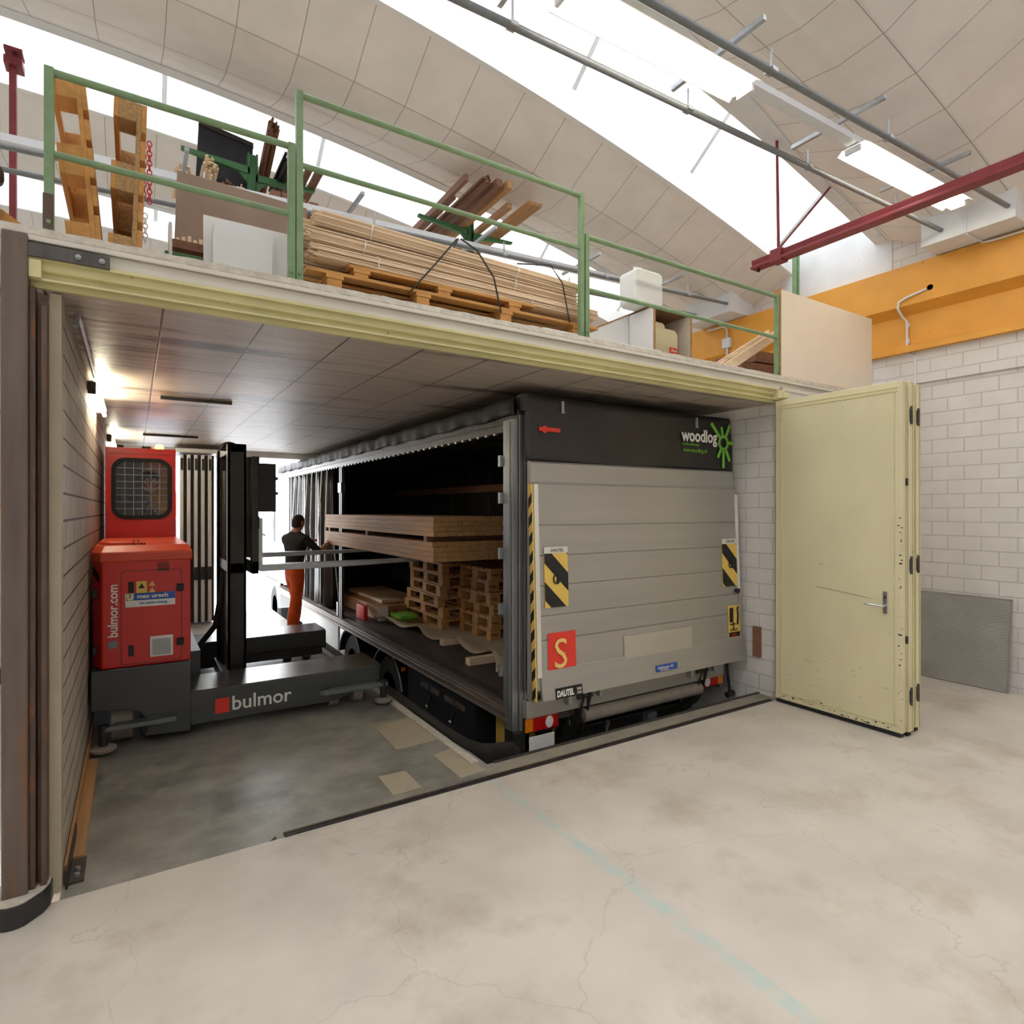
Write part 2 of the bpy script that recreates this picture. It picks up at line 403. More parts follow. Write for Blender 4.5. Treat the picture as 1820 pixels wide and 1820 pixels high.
# ------------------------------------------------------------------ floors and pit
struct('floor', MB().box(XL, XR, -6, FY - .02, -.3, 0), 'hall_concrete')
b = MB().prism([(BX0, FY - .02), (.62, FY - .02), (.66, FY + .02), (PX, FY + .02), (PX, EY), (BX0, EY)], 'z', -1.2, 0)
struct('floor_bay', b, 'bay_concrete')
struct('floor_sill', MB().box(PX, BX1, FY - .02, 3.66, -1.2, .0).box(.66, PX, FY - .02, FY + .02, -.3, .001), 'sill_concrete')
struct('floor_pit', MB().box(PX, BX1, 3.66, EY, PZ - .2, PZ), 'pit_concrete')
struct('ground', MB().box(-40, 60, EY, 90, PZ - .2, PZ), 'asphalt')
for i, (q) in enumerate(([(1.68, 4.78), (2.0, 4.85), (2.05, 4.26), (1.665, 4.24)], [(1.85, 4.0), (2.03, 4.05), (2.055, 3.58), (1.85, 3.56)], [(1.39, 3.88), (1.58, 3.87), (1.575, 3.58), (1.38, 3.57)])):
    struct('floor_patch', MB().prism(q, 'z', 0.0005, .003), 'patch_concrete')

# ------------------------------------------------------------------ walls
struct('wall_right', MB().box(XR, XR + .2, -6, EY, -.3, 6.3), 'white_brick')
struct('wall_left', MB().box(XL - .2, XL, -6, EY, -.3, 6.3), 'white_brick')
struct('wall_back', MB().box(XL, XR, -6.2, -6, -.3, 6.6), 'white_brick')
struct('wall_far', MB().box(XL, XR, EY, EY + .2, 3.1, 6.9), 'light_plaster')
struct('wall_bay_left', MB().box(BX0 - .2, BX0, FY + .1, EY, -.3, 2.815), 'bay_brick')
struct('wall_bay_right', MB().box(BX1, BX1 + .15, FY + .02, EY, -1.2, 2.815), 'white_brick')
struct('wall_front', MB().box(BX1 + .15, XR, FY + .02, FY + .2, -.1, 2.815), 'white_brick')
struct('wall_left_front', MB().box(XL, BX0 - .2, FY + .24, FY + .4, -.1, 2.815), 'white_brick')
struct('trim_1', MB().box(XR - .03, XR, 1, EY, 3.2, 3.55), 'white_brick')
struct('trim_2', MB().box(-.285, -.272, FY + .12, 5.9, 0, .09).box(-.272, -.215, FY + .33, 5.2, 0, .02), 'board_timber')
struct('trim_3', MB().box(BX0, BX0 + .35, EY - .1, EY + .1, -.2, 2.815), 'light_plaster')
struct('ceiling_slab', MB().box(XL, XR, FY, EY, 2.815, 3.06), 'soffit_concrete')
struct('trim_lintel', MB().box(BX0, BX1, EY - .25, EY, 2.72, 2.815), 'white_plaster')

# ------------------------------------------------------------------ shell roof with ridge skylights
def PZr(x): return 6.08 - .016 * (x + 1.2) ** 2
def drop(u): return ramp2(u, [(0, 0), (.6, .28), (.95, .31), (1.3, .25), (1.6, .13), (1.9, 0)])
def shell(y0):
    def fn(u, v):
        x = XL + (XR - XL) * u; y = y0 + 1.9 * v
        return (x, y, PZr(x) - drop(1.9 * v))
    vs = MB(); nu = 60; cuts = [0, .6, .95, 1.3, 1.6, 1.9]
    pts = [fn(i / nu, c / 1.9) for i in range(nu + 1) for c in cuts]; k = len(cuts)
    vs.add(pts, [(i * k + j, (i + 1) * k + j, (i + 1) * k + j + 1, i * k + j + 1) for i in range(nu) for j in range(k - 1)])
    top = [(p[0], p[1], p[2] + .1) for p in pts]
    vs.add(top, [(i * k + j, (i + 1) * k + j, (i + 1) * k + j + 1, i * k + j + 1) for i in range(nu) for j in range(k - 1)])
    for j in (0, k - 1):
        e = [(pts[i * k + j], top[i * k + j]) for i in range(nu + 1)]
        vs.add([q for p in e for q in p], [(2 * i, 2 * i + 1, 2 * i + 3, 2 * i + 2) for i in range(nu)])
    return vs
def strip(y0, y1, dz0, dz1, x0=XL, x1=XR, nu=60):
    """band following the arch, from (y0, arch+dz0) to (y1, arch+dz1)"""
    m = MB()
    return m.grid(lambda u, v: (x0 + (x1 - x0) * u, y0 + (y1 - y0) * v, PZr(x0 + (x1 - x0) * u) + dz0 + (dz1 - dz0) * v), nu, 1)
def slabstrip(y0, y1, dz0, dz1, t, x0=XL, x1=XR, nu=60):
    prof = [(y0, dz0), (y1, dz1), (y1, dz1 + t), (y0, dz0 + t)] if abs(y1 - y0) > .1 else [(y0, dz0), (y0 + t, dz0), (y1 + t, dz1), (y1, dz1)]
    m = MB(); vs = []
    for i in range(nu + 1):
        x = x0 + (x1 - x0) * i / nu
        vs += [(x, y, PZr(x) + z) for y, z in prof]
    fs = [(i * 4 + j, i * 4 + (j + 1) % 4, (i + 1) * 4 + (j + 1) % 4, (i + 1) * 4 + j) for i in range(nu) for j in range(4)]
    return m.add(vs, fs + [(0, 1, 2, 3), tuple(nu * 4 + j for j in range(4))])
for k in range(-4, 3):
    y0 = 4.7 + 3.1 * k
    if y0 < -6.5: continue
    s_ = struct('ceiling', shell(y0), 'shell_board')
for k in range(-3, 3):
    y = 4.7 + 3.1 * k                    # far edge of the glazed band; near edge is 1.2 m closer
    struct('trim_upstand', slabstrip(y - .03, y - .03, -.012, .3, .06), 'white_plaster')
    struct('trim_curb', slabstrip(y - 1.25, y - 1.25, .02, 1.2, .05), 'white_plaster')
    struct('trim_edge', slabstrip(y - 1.2, y - 1.06, -.01, .0, .04), 'light_plaster')
    g = struct('window_%d' % (k + 4), slabstrip(y - 1.2, y, 1.2, .3, .012), 'skylight_glass')
    for x in [3.686 + 1.7 * i for i in range(-7, 3)]:
        if x > XR or x < XL: continue
        m_ = MB(); m_.bar((x, y, PZr(x) + .27), (x, y - 1.2, PZr(x) + 1.17), .05, .04)
        m_.build('mullion', 'trunk_white', g)
    area('daylight_through_roof', (-1.2, y - .6, 6.45 if k != 99 else 0), 16.5, 1.7, (R(-37), 0, 0))
    # gable piece closing the band at the side walls
    for xx in (XR - .01, XL - .01):
        struct('wall_gable', MB().prism([(y - 1.25, 4.3), (y + .06, 4.3), (y + .06, PZr(XR) + .34), (y - 1.25, PZr(XR) + 1.25)], 'x', xx, xx + .02), 'light_plaster')
# plaster strip along the near shell edge, its catching of light painted as paler colour
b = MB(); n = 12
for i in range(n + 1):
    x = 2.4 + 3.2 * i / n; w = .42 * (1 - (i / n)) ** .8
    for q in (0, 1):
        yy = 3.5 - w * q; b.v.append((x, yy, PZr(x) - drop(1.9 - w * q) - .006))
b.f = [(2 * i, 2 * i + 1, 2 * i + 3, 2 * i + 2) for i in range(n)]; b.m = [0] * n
struct('trim_lit_plaster', b, 'light_plaster', solid=.008)
# gutter boxes on the right wall, orange beam
for k in (-2, -1, 0, 1):
    y = 5.26 + 3.1 * k
    struct('trim_box', MB().box(6.85, XR, y, y + .78, 4.5, 4.86), 'light_plaster')
struct('trim_beam', MB().prism([(XR, 4.49), (XR - .16, 4.49), (XR - .16, 4.05), (XR - .03, 3.97), (XR - .03, 3.64), (XR - .1, 3.62), (XR - .1, 3.55), (XR, 3.55)], 'y', -3, EY - .02), 'orange_paint')
area('daylight_through_bay_end', (2.4, EY + .05, 1.0), 5.5, 3.6, (R(90), 0, 0))

# ------------------------------------------------------------------ slab edge: rough concrete lip, white fascia, painted door track
b = MB(); n = 240; x0, x1 = -.52, XR
for i in range(n + 1):
    x = x0 + (x1 - x0) * i / n; j = .012 * noise.noise(Vector((x * 9, 0, 0))) + .008 * noise.noise(Vector((x * 31, 3, 0)))
    for (y, z) in ((3.40, 3.0), (3.40, 3.035), (3.425 + j, 3.075 + j * .8), (3.50, 3.10 + j), (3.75, 3.11), (3.75, 3.0)):
        b.v.append((x, y, z))
k = 6
b.f = [(i * k + j, (i + 1) * k + j, (i + 1) * k + (j + 1) % k, i * k + (j + 1) % k) for i in range(n) for j in range(k)]; b.m = [0] * len(b.f)
struct('trim_slab_lip', b, 'rough_concrete')
struct('floor_mezzanine', MB().box(XL, XR, 3.7, EY, 3.06, 3.1), 'rough_concrete')
struct('trim_fascia', MB().box(-.50, 6.6, 3.41, 3.47, 2.93, 3.03).box(-.50, 6.5, 3.385, 3.41, 3.0, 3.022), 'fascia_white', bevel=.004)
struct('trim_track_cover', MB().box(-.41, BX1 + .02, 3.385, 3.46, 2.92, 2.935), 'track_paint')
b = MB().prism([(3.41, 2.92), (3.47, 2.92), (3.47, 2.81), (3.445, 2.81), (3.445, 2.832), (3.40, 2.832), (3.40, 2.842), (3.435, 2.85), (3.435, 2.872), (3.41, 2.88)], 'x', -.41, BX1)
struct('trim_door_track', b, 'track_paint')
struct('trim_right_fascia', MB().box(BX1, XR, 3.42, 3.47, 2.815, 2.93), 'fascia_white')
# floor guide rail in front of the bay
rl = thing('floor_rail', 'dark steel guide groove let into the floor across the loading bay opening', 'floor rail', (.66, 3.45, 0))
MB().box(.70, 5.08, 3.436, 3.450, .0, .010).build('rail_web', 'dark_steel', rl)
MB().box(.70, 5.08, 3.464, 3.478, .0, .012).build('rail_web', 'rust_steel', rl)
MB().box(.70, 5.08, 3.450, 3.464, .0, .002).build('groove', 'black', rl)
struct('trim_sill_edge', MB().box(PX + .05, BX1, 3.645, 3.665, -.1, .012), 'bare_steel')

# steel kerb plate along the pit with its curled end
pts = [(2.09, 9.5), (2.09, 6), (2.09, 4.15), (2.105, 3.95), (2.15, 3.82), (2.22, 3.77), (2.30, 3.76), (2.36, 3.72), (2.38, 3.665)]
b = MB(); t = .012
for i, p in enumerate(pts):
    q0 = Vector(pts[max(i - 1, 0)]); q1 = Vector(pts[min(i + 1, len(pts) - 1)]); d = (q1 - q0).normalized(); nn = Vector((-d.y, d.x)) * t
    z = ramp2(i, [(0, .085), (5, .085), (7, .08), (8, .04)])
    b.v += [(p[0], p[1], -.35), (p[0], p[1], z), (p[0] + nn.x, p[1] + nn.y, z), (p[0] + nn.x, p[1] + nn.y, -.35)]
b.f = [(i * 4 + j, (i + 1) * 4 + j, (i + 1) * 4 + (j + 1) % 4, i * 4 + (j + 1) % 4) for i in range(len(pts) - 1) for j in range(4)] + [(0, 1, 2, 3), tuple(len(pts) * 4 - 4 + j for j in range(4))]
b.m = [0] * len(b.f)
kb = b.build('pit_kerb', 'dark_steel', smooth=True)
tag(kb, 'low dark steel kerb plate with a curled end along the truck pit', 'kerb')
struct('trim_pit_edge', MB().box(2.01, 2.075, 3.72, 9.5, 0, .012), 'rough_concrete')

# ------------------------------------------------------------------ corner post at the left
t = thing('corner_post', 'tall dark rusty steel post with rounded foot at the left of the opening', 'post', (-.42, 3.45, 0))
MB().box(-.487, -.395, 3.36, 3.48, .09, 3.02).build('column', 'post_steel', t, bevel=.008)
MB().box(-.395, -.372, 3.39, 3.47, .07, 2.80).box(-.355, -.332, 3.40, 3.5, .07, 2.72).build('inner_channel', 'rust_steel', t, bevel=.004)
MB().box(-.372, -.33, 3.435, 3.50, .07, 2.75).build('channel_back', 'rust_steel', t, bevel=.004)
MB().box(-.33, -.285, 3.47, 3.56, .02, 2.80).build('wall_strip', 'patch_concrete', t)
ft = [(-.52, 3.50), (-.52, 3.40)] + arc((-.44, 3.38), .085, 180, 300, 8) + [(-.34, 3.37), (-.32, 3.42), (-.315, 3.50)]
MB().prism(ft, 'z', 0, .10).build('foot', 'dark_steel', t, bevel=.006)
MB().prism([(x * .97 - .013, y * .97 + .103) for x, y in ft], 'z', .10, .108).build('foot_grout', 'rough_concrete', t)
pl = MB().box(-.40, -.095, 3.372, 3.386, 2.925, 2.985).build('joint_plate', 'bare_steel', t, bevel=.002)
for x in (-.215, -.125):
    MB().cyl((x, 3.373, 2.955), (x, 3.362, 2.955), .013, 6).cyl((x, 3.363, 2.955), (x, 3.353, 2.955), .007, 8).build('bolt', 'galv', pl)
MB().box(-.395, -.35, 3.375, 3.44, 2.835, 2.915).build('track_stop', 'track_paint', t, bevel=.003)
t = thing('wall_angle', 'dark steel floor angle at the foot of the left bay wall', 'angle bar', (-.25, 3.6, 0))
MB().box(-.275, -.265, 3.52, 4.05, .0, .08).build('upright_flange', 'dark_steel', t)
MB().box(-.265, -.205, 3.55, 3.78, .0, .012).build('floor_flange', 'bare_steel', t)
for y in (3.6, 3.66): MB().cyl((-.235, y, .012), (-.235, y, .026), .012, 6).build('bolt', 'galv', t)
t = thing('drain_pipe', 'pale galvanised pipe standing left of the rusty corner post', 'pipe', (-.53, 3.62, 0))
MB().cyl((-.555, 3.58, 0), (-.555, 3.58, 5.6), .035, 16).build('pipe', 'galv', t, smooth=True)
for z in (1.0, 3.3): MB().lathe([(.044, 0), (.05, .02), (.05, .05), (.044, .07)], (-.555, 3.58, z)).build('clamp', 'dark_steel', t)
# ------------------------------------------------------------------ folding door
t = thing('folding_door', 'pale yellow folding steel door folded open in a stack at the right of the opening', 'door', (5.22, 2.9, 0))
leafx = [5.10, 5.185, 5.265, 5.345]
for i, x in enumerate(leafx):
    y0 = 2.31 + (.012, .0, .03, .02)[i]
    lf = MB().box(x, x + .055, y0, 3.42, .035, 2.82).build('door_leaf', 'cream_paint', t, bevel=.006, label=('front leaf with the lever handle' if i == 0 else None))
    e = MB()
    e.box(x + .058, x + .068, y0 - .004, y0 + .05, .04, 2.81); e.build('edge_profile', 'track_paint', lf, bevel=.002)
    MB().box(x + .002, x + .05, y0 + .01, 3.41, .006, .036).build('brush_seal', 'rubber', lf)
    if i in (1, 3):
        for z in (.32, 1.36, 2.55):
            h = MB(); h.box(x + .0, x + .045, y0 - .008, y0 - .002, z - .05, z + .05); h.cyl((x + .022, y0 - .008, z - .07), (x + .022, y0 - .008, z + .07), .009, 10)
            h.build('hinge', 'bare_steel', lf)
    if i == 0:
        for z in (.77, 2.02): MB().box(x + .055, x + .075, y0 - .012, y0 + .03, z - .03, z + .03).build('latch', 'dark_steel', lf, bevel=.003)
        f = MB()
        for (ya, yb, za, zb) in ((2.36, 3.38, 2.735, 2.745), (2.36, 3.38, 2.765, 2.772), (2.375, 2.381, .09, 2.73), (3.355, 3.361, .09, 2.73), (2.36, 3.38, .09, .096)):
            f.box(5.094, 5.1, ya, yb, za, zb)
        f.build('seam', 'track_paint', lf)
        pl = MB().box(5.088, 5.1, 2.425, 2.462, .965, 1.145).build('handle_plate', 'chrome', lf, bevel=.004, label='chrome handle plate')
        MB().tube([(5.09, 2.443, 1.03), (5.045, 2.443, 1.03), (5.04, 2.455, 1.03), (5.04, 2.58, 1.032)], .009, 10).build('lever', 'chrome', lf, smooth=True, label='chrome lever handle')
        MB().cyl((5.089, 2.443, 1.10), (5.083, 2.443, 1.10), .012, 12).build('lock_cylinder', 'bare_steel', lf)
        s = MB(); rnd = random.Random(3)
        for _ in range(26):
            y = rnd.uniform(2.4, 3.35); z = rnd.uniform(.1, .5) if rnd.random() < .7 else rnd.uniform(.5, 1.7); l = rnd.uniform(.01, .05)
            s.bar((5.0995, y, z), (5.0995, y + l, z + rnd.uniform(-.01, .01)), .0012, rnd.uniform(.002, .006), up=(1, 0, 0))
        c2 = MB()
        for _ in range(70):
            if rnd.random() < .6: y = rnd.uniform(2.32, 3.40); z = .04 + abs(rnd.gauss(0, .03))
            else: y = 2.318 + abs(rnd.gauss(0, .012)); z = rnd.uniform(.05, 1.8)
            q = rnd.uniform(.003, .012); c2.box(5.0990, 5.1002, y, y + q * rnd.uniform(.6, 2.5), z, z + q * rnd.uniform(.5, 1.4))
        c2.build('paint_chips', 'dark_steel', lf, label='dark chipped paint')
        s.bar((5.0995, 2.55, 1.075), (5.0995, 3.02, 1.125), .0012, .008, up=(1, 0, 0))
        s.build('scratches', 'rack_green', lf, label='green and dark scrapes')
cat = MB().box(5.08, 5.18, 3.37, 3.45, 2.84, 2.925).box(5.12, 5.2, 3.34, 3.40, 2.845, 2.90).build('door_trolley', 'cream_paint', t, bevel=.008)
MB().cyl((5.09, 3.36, 2.93), (5.09, 3.345, 2.93), .014, 6).build('bolt', 'galv', cat)

# ------------------------------------------------------------------ metal grating leaning at the right wall, wooden strip, conduits
t = thing('metal_grate', 'grey ribbed metal sheet leaning against the white brick wall behind the door', 'metal sheet', (7.25, 2.8, 0))
M = Matrix.Translation((7.22, 0, 0)) @ Matrix.Rotation(R(6.5), 4, 'Y')
MB().box(0, .014, 2.345, 3.3, .004, .91, M).build('sheet', 'grate', t)
r = MB()
for i in range(36): r.box(-.006, 0, 2.352, 3.295, .012 + i * .025, .022 + i * .025, M)
r.build('ribs', 'grate', t)
r = MB(); r.box(-.006, .016, 2.337, 2.347, .002, .914, M); r.box(-.006, .016, 2.337, 3.3, .908, .918, M); r.build('frame', 'alu', t)
tag(MB().box(5.145, 5.179, 3.62, 3.70, .36, .655).build('wood_block', 'dark_timber', bevel=.003), 'short brown wooden strip fixed low on the white brick pit wall', 'wood strip')
def conduit(name, label, pts, r=.012, m='trunk_white', clips=()):
    o = thing(name, label, 'conduit', pts[0])
    MB().tube(pts, r, 8).build('pipe', m, o, smooth=True)
    for c in clips: MB().box(c[0] - .02, c[0] + .02, c[1] - .02, c[1] + .02, c[2] - .025, c[2] + .025).build('clip', m, o, bevel=.003)
    return o
ox = XR - .16
conduit('wall_conduit', 'white bent conduit on the orange beam above the folding door', [(ox - .01, 3.03, 4.17), (ox - .02, 3.22, 4.13), (ox - .02, 3.30, 4.10), (ox - .02, 3.31, 4.03), (ox + .05, 3.30, 3.96), (ox + .10, 3.27, 3.90), (ox + .105, 3.27, 3.6), (ox + .11, 3.26, 3.53), (ox + .12, 3.2, 3.5), (ox + .13, 3.2, 3.0)], clips=[(ox + .13, 3.27, 3.86), (ox + .13, 3.27, 3.68)])
tag(MB().lathe([(.001, 0), (.03, 0), (.03, .02)], (ox - .0, 3.0, 4.18), 'x').build('wall_hole', 'brown_board'), 'small dark round hole beside the conduit on the orange beam', 'hole')
conduit('box_conduit', 'thin conduit running down the white gutter box to the orange beam', [(6.84, 2.55, 4.70), (6.84, 2.55, 4.50), (6.86, 2.54, 4.485), (7.1, 2.53, 4.48), (7.16, 2.52, 4.47), (7.17, 2.4, 4.46), (7.17, 1.2, 4.46)], .01)
t = thing('junction_box', 'white junction box with conduit on the orange beam behind the mezzanine planks', 'junction box', (7.15, 5.56, 4.1))
MB().box(7.13, 7.19, 5.50, 5.63, 4.11, 4.25).build('box', 'trunk_white', t, bevel=.008)
MB().tube([(7.16, 5.56, 4.25), (7.16, 5.56, 4.38), (7.16, 5.62, 4.43), (7.16, 5.9, 4.44)], .014, 8).tube([(7.16, 5.56, 4.11), (7.16, 5.56, 3.97)], .014, 8).build('pipe', 'trunk_white', t, smooth=True)
MB().ball((7.15, 5.56, 3.95), .035, .035, .035).build('socket', 'black', t, smooth=True)

# ------------------------------------------------------------------ suspended light rows (two rails, trunking, tube lamps)
def light_row(y0, idx, name_far, lamps, xend=6.85, x0=-3.5):
    rear = lambda x: 4.44 + (x - 1.46) * .031
    for (y, zz, lab) in ((2.22 + y0, lambda x: 4.42 + (x - 2.25) * .043, 'near'), (2.76 + y0, rear, 'far')):
        o = thing('suspension_rail', 'grey round rail hung under the roof, %s rail of the %s light row' % (lab, name_far), 'rail', (xend, y, 4.6), group=None)
        MB().cyl((x0, y, zz(x0)), (xend, y, zz(xend)), .022 if y0 == 0 else .02, 12).build('tube', 'conduit_grey', o, smooth=True)
        for x in (-1.0, .35, 1.75, 3.15, 4.55, 5.95):
            xx = x + (.12 if lab == 'near' else 0)
            h = MB().cyl((xx, y, zz(xx)), (xx, y, zz(xx) + .14), .008, 6).box(xx - .025, xx + .025, y - .03, y + .03, zz(xx) - .012, zz(xx) + .012)
            h.build('hanger', 'galv', o)
    tr = thing('light_trunking', 'white trunking profile between the two rails of the %s light row' % name_far, 'light trunking', (2, 2.5 + y0, 4.6))
    zt = lambda x: 4.60 + (x - 3.4) * .035
    a, b_ = Vector((x0, 2.5 + y0, zt(x0))), Vector((xend - .15, 2.5 + y0, zt(xend - .15)))
    MB().bar(a, b_, .085, .02).bar(a + Vector((0, 0, .03)), b_ + Vector((0, 0, .03)), .05, .05).build('profile', 'trunk_white', tr)
    for x in (-1.0, .35, 1.75, 3.15, 4.55, 5.95):
        MB().bar((x, 2.18 + y0, zt(x) + .12), (x, 2.9 + y0, zt(x) + .12), .03, .03).build('cross_bar', 'galv', tr)
    for i, (xa, xb) in enumerate(lamps):
        la = thing('tube_lamp', ('lit twin tube lamp with white reflector, %s' % ('in front of the glazed roof band' if i == 0 else 'nearest the orange beam')), 'lamp', (xa, 2.5 + y0, zt(xa) - .05), group='lit tube lamps of the near light row')
        pr = [(-.13, .0), (-.09, .035), (.09, .035), (.13, 0), (.124, 0), (.087, .03), (-.087, .03), (-.124, 0)]
        vs = [(x, 2.5 + y0 + p, zt(x) - .05 + q) for x in (xa, xb) for p, q in pr]
        r_ = MB(); r_.add(vs, [(j, (j + 1) % 8, 8 + (j + 1) % 8, 8 + j) for j in range(8)] + [tuple(range(8)), tuple(range(15, 7, -1))]); r_.build('reflector', 'white_plaster', la)
        for s in (-.045, .045):
            MB().cyl((xa + .05, 2.5 + y0 + s, zt(xa) - .055), (xb - .05, 2.5 + y0 + s, zt(xb) - .055), .017, 10).build('tube', 'tube_glow', la, smooth=True)
        for x in (xa, xb): MB().box(x - .012, x + .012, 2.44 + y0, 2.56 + y0, zt(x) - .075, zt(x) - .03).build('end_cap', 'trunk_white', la, bevel=.004)
light_row(0, 0, 'near', [(1.9, 3.40), (4.72, 6.55)])
light_row(3.1, 1, 'middle', [])
light_row(6.2, 2, 'distant', [])

# ------------------------------------------------------------------ red hanging rail
t = thing('crane_rail', 'dark red steel rail hanging on rods at the upper right', 'crane rail', (5.3, 3.7, 4.25))
MB().prism([(5.25, 4.22), (5.36, 4.22), (5.36, 4.245), (5.335, 4.255), (5.345, 4.31), (5.265, 4.31), (5.275, 4.255), (5.25, 4.245)], 'y', -1, 3.80).build('rail', 'crane_red', t, bevel=.004)
MB().box(5.245, 5.365, 3.46, 3.58, 4.205, 4.33).build('clamp', 'crane_red', t, bevel=.006)
MB().cyl((5.30, 3.52, 4.33), (5.30, 3.54, 5.48), .014, 8).build('hanger_rod', 'crane_red', t)
MB().cyl((5.30, 3.52, 4.34), (6.22, 3.52, 5.22), .012, 8).build('brace_rod', 'crane_red', t)
MB().cyl((5.30, 3.74, 4.22), (5.30, 3.74, 4.19), .016, 6).build('end_stop', 'black', t)
t = thing('steel_stanchion', 'thin dark red steel stanchion with bracket at the left edge above the mezzanine', 'steel post', (-.95, 6.3, 3.1))
MB().box(-.86, -.815, 6.3, 6.36, 3.1, 5.42).build('stanchion', 'crane_red', t)
MB().box(-.89, -.77, 6.26, 6.40, 5.42, 5.48).build('bracket', 'crane_red', t)
MB().box(-.89, -.77, 6.26, 6.40, 5.53, 5.56).build('bracket', 'crane_red', t)
MB().box(-.84, -.81, 6.3, 6.36, 5.48, 5.53).build('spacer', 'crane_red', t)
t = thing('roof_post', 'slim green steel post standing behind the white board against the gable', 'steel post', (7.15, 4.9, 3.1))
MB().box(7.06, 7.09, 4.46, 4.50, 3.1, 5.15).box(7.13, 7.16, 4.46, 4.50, 3.1, 5.15).box(7.09, 7.13, 4.475, 4.485, 3.1, 5.15).build('profile', 'rail_green', t)

# ------------------------------------------------------------------ railings
def railing(x0, x1, z0, ztop, zmid, label, post0=True, post1=True):
    y = 3.52; t = thing('guard_rail', label, 'railing', ((x0 + x1) / 2, y, z0), group='green railings along the slab edge')
    for i, x in enumerate((x0, x1)):
        MB().box(x - .019, x + .019, y - .019, y + .019, z0, ztop).build('post', 'rail_green', t, bevel=.003)
        bs = MB().box(x - .024, x + .024, y - .03, y + .03, z0, z0 + .012).cyl((x, y - .02, z0 + .05), (x, y - .03, z0 + .05), .01, 6)
        bs.build('post_foot', 'rail_green', t)
    MB().cyl((x0, y, ztop - .018), (x1, y, ztop - .018), .018, 12).build('top_rail', 'rail_green', t, smooth=True)
    MB().cyl((x0, y, zmid), (x1, y, zmid), .016, 12).build('middle_rail', 'rail_green', t, smooth=True)
railing(-.335, .752, 3.09, 3.87, 3.47, 'left green railing with mid rail in front of the upright pallets')
railing(.795, 2.845, 3.09, 4.18, 3.765, 'tall middle green railing in front of the lath bundles')
railing(2.895, 5.27, 3.09, 3.885, 3.47, 'right low green railing in front of the white cabinet')
tag(MB().box(-.357, -.317, 3.495, 3.545, 3.09, 3.27).build('post_sleeve', 'rust_steel'), 'rusty brown sleeve around the foot of the leftmost railing post', 'sleeve')

# ------------------------------------------------------------------ pallets
def pallet(label, group=None, wood='pallet_wood', simple=False):
    t = thing('euro_pallet', label, 'pallet', group=group)
    for i in range(5): 
        y = -.4 + [0, .19, .3275, .51, .655][i]; w = [.145, .1, .145, .1, .145][i]
        MB().box(-.6, .6, y, y + w, .122, .144).build('deck_board', wood, t, bevel=.002, seg=1)
    for x in (-.6, -.0725, .455): MB().box(x, x + .145, -.4, .4, .1, .122).build('stretcher_board', wood, t, bevel=.002, seg=1)
    for x in (-.6, -.0725, .455):
        for y in (-.4, -.0725, .3): MB().box(x, x + .145, y, y + (.1 if abs(y) > .1 else .145), .022, .1).build('block', wood, t, bevel=.002, seg=1)
    for y, w in ((-.4, .1), (-.0725, .145), (.3, .1)): MB().box(-.6, .6, y, y + w, 0, .022).build('bottom_board', wood, t, bevel=.002, seg=1)
    return t
P0 = pallet('empty wooden pallet, lowest of the taller stack nearest the rear post of the truck'); build_kids(P0)
P0.location = (4.22, 6.6, .222)
ordn = ['lowest', 'second', 'third', 'fourth', 'fifth', 'topmost']
rnd = random.Random(5)
for i in range(1, 6):
    dup(P0, (4.22 + rnd.uniform(-.03, .03), 6.6 + rnd.uniform(-.03, .03), .222 + .1445 * i), R(rnd.uniform(-2, 2)), 'empty wooden pallet, %s from the bottom of the stack nearest the truck rear post' % ordn[i] if i < 5 else 'empty wooden pallet, topmost of the stack nearest the truck rear post', 'empty pallets stacked on the truck bed')
P0['group'] = 'empty pallets stacked on the truck bed'; P0['label'] = 'empty wooden pallet, lowest of the stack nearest the truck rear post'
for i in range(6):
    dup(P0, (3.82 + rnd.uniform(-.03, .03), 7.70 + rnd.uniform(-.03, .03), .222 + .1445 * i), R(90 + rnd.uniform(-4, 4)), 'empty wooden pallet, %s of the pallet stack behind, beside the boxed timber' % (ordn[i] if i in (0, 5) else ordn[i] + ' from the bottom'), 'empty pallets stacked on the truck bed')
M1 = pallet('bright pine pallet standing on its long edge at the left end of the mezzanine', 'pallets standing on edge on the mezzanine', 'pine'); build_kids(M1)
M1.rotation_euler = (R(90), R(-5.5), R(90)); 
M1.rotation_mode = 'XYZ'
def stand(o, x, y, z, lean):
    # long side on the floor, running back along +Y, thin side facing the camera
    m = Matrix.Translation((x, y, z)) @ Matrix.Rotation(lean, 4, 'Y') @ Matrix.Rotation(R(90), 4, 'Z') @ Matrix.Rotation(R(90), 4, 'X')
    o.matrix_basis = m
stand(M1, -.312, 4.22, 3.51, R(-5))
M2 = dup(M1, (0, 0, 0), None, 'weathered chipboard-block pallet standing on edge, right of the bright pine pallet', 'pallets standing on edge on the mezzanine')
stand(M2, -.099, 4.24, 3.505, R(2))
for k in kids(M2):
    if 'block' in k.name or 'stretcher' in k.name: 
        k.data = k.data.copy(); k.data.materials[0] = MATS['chipboard']
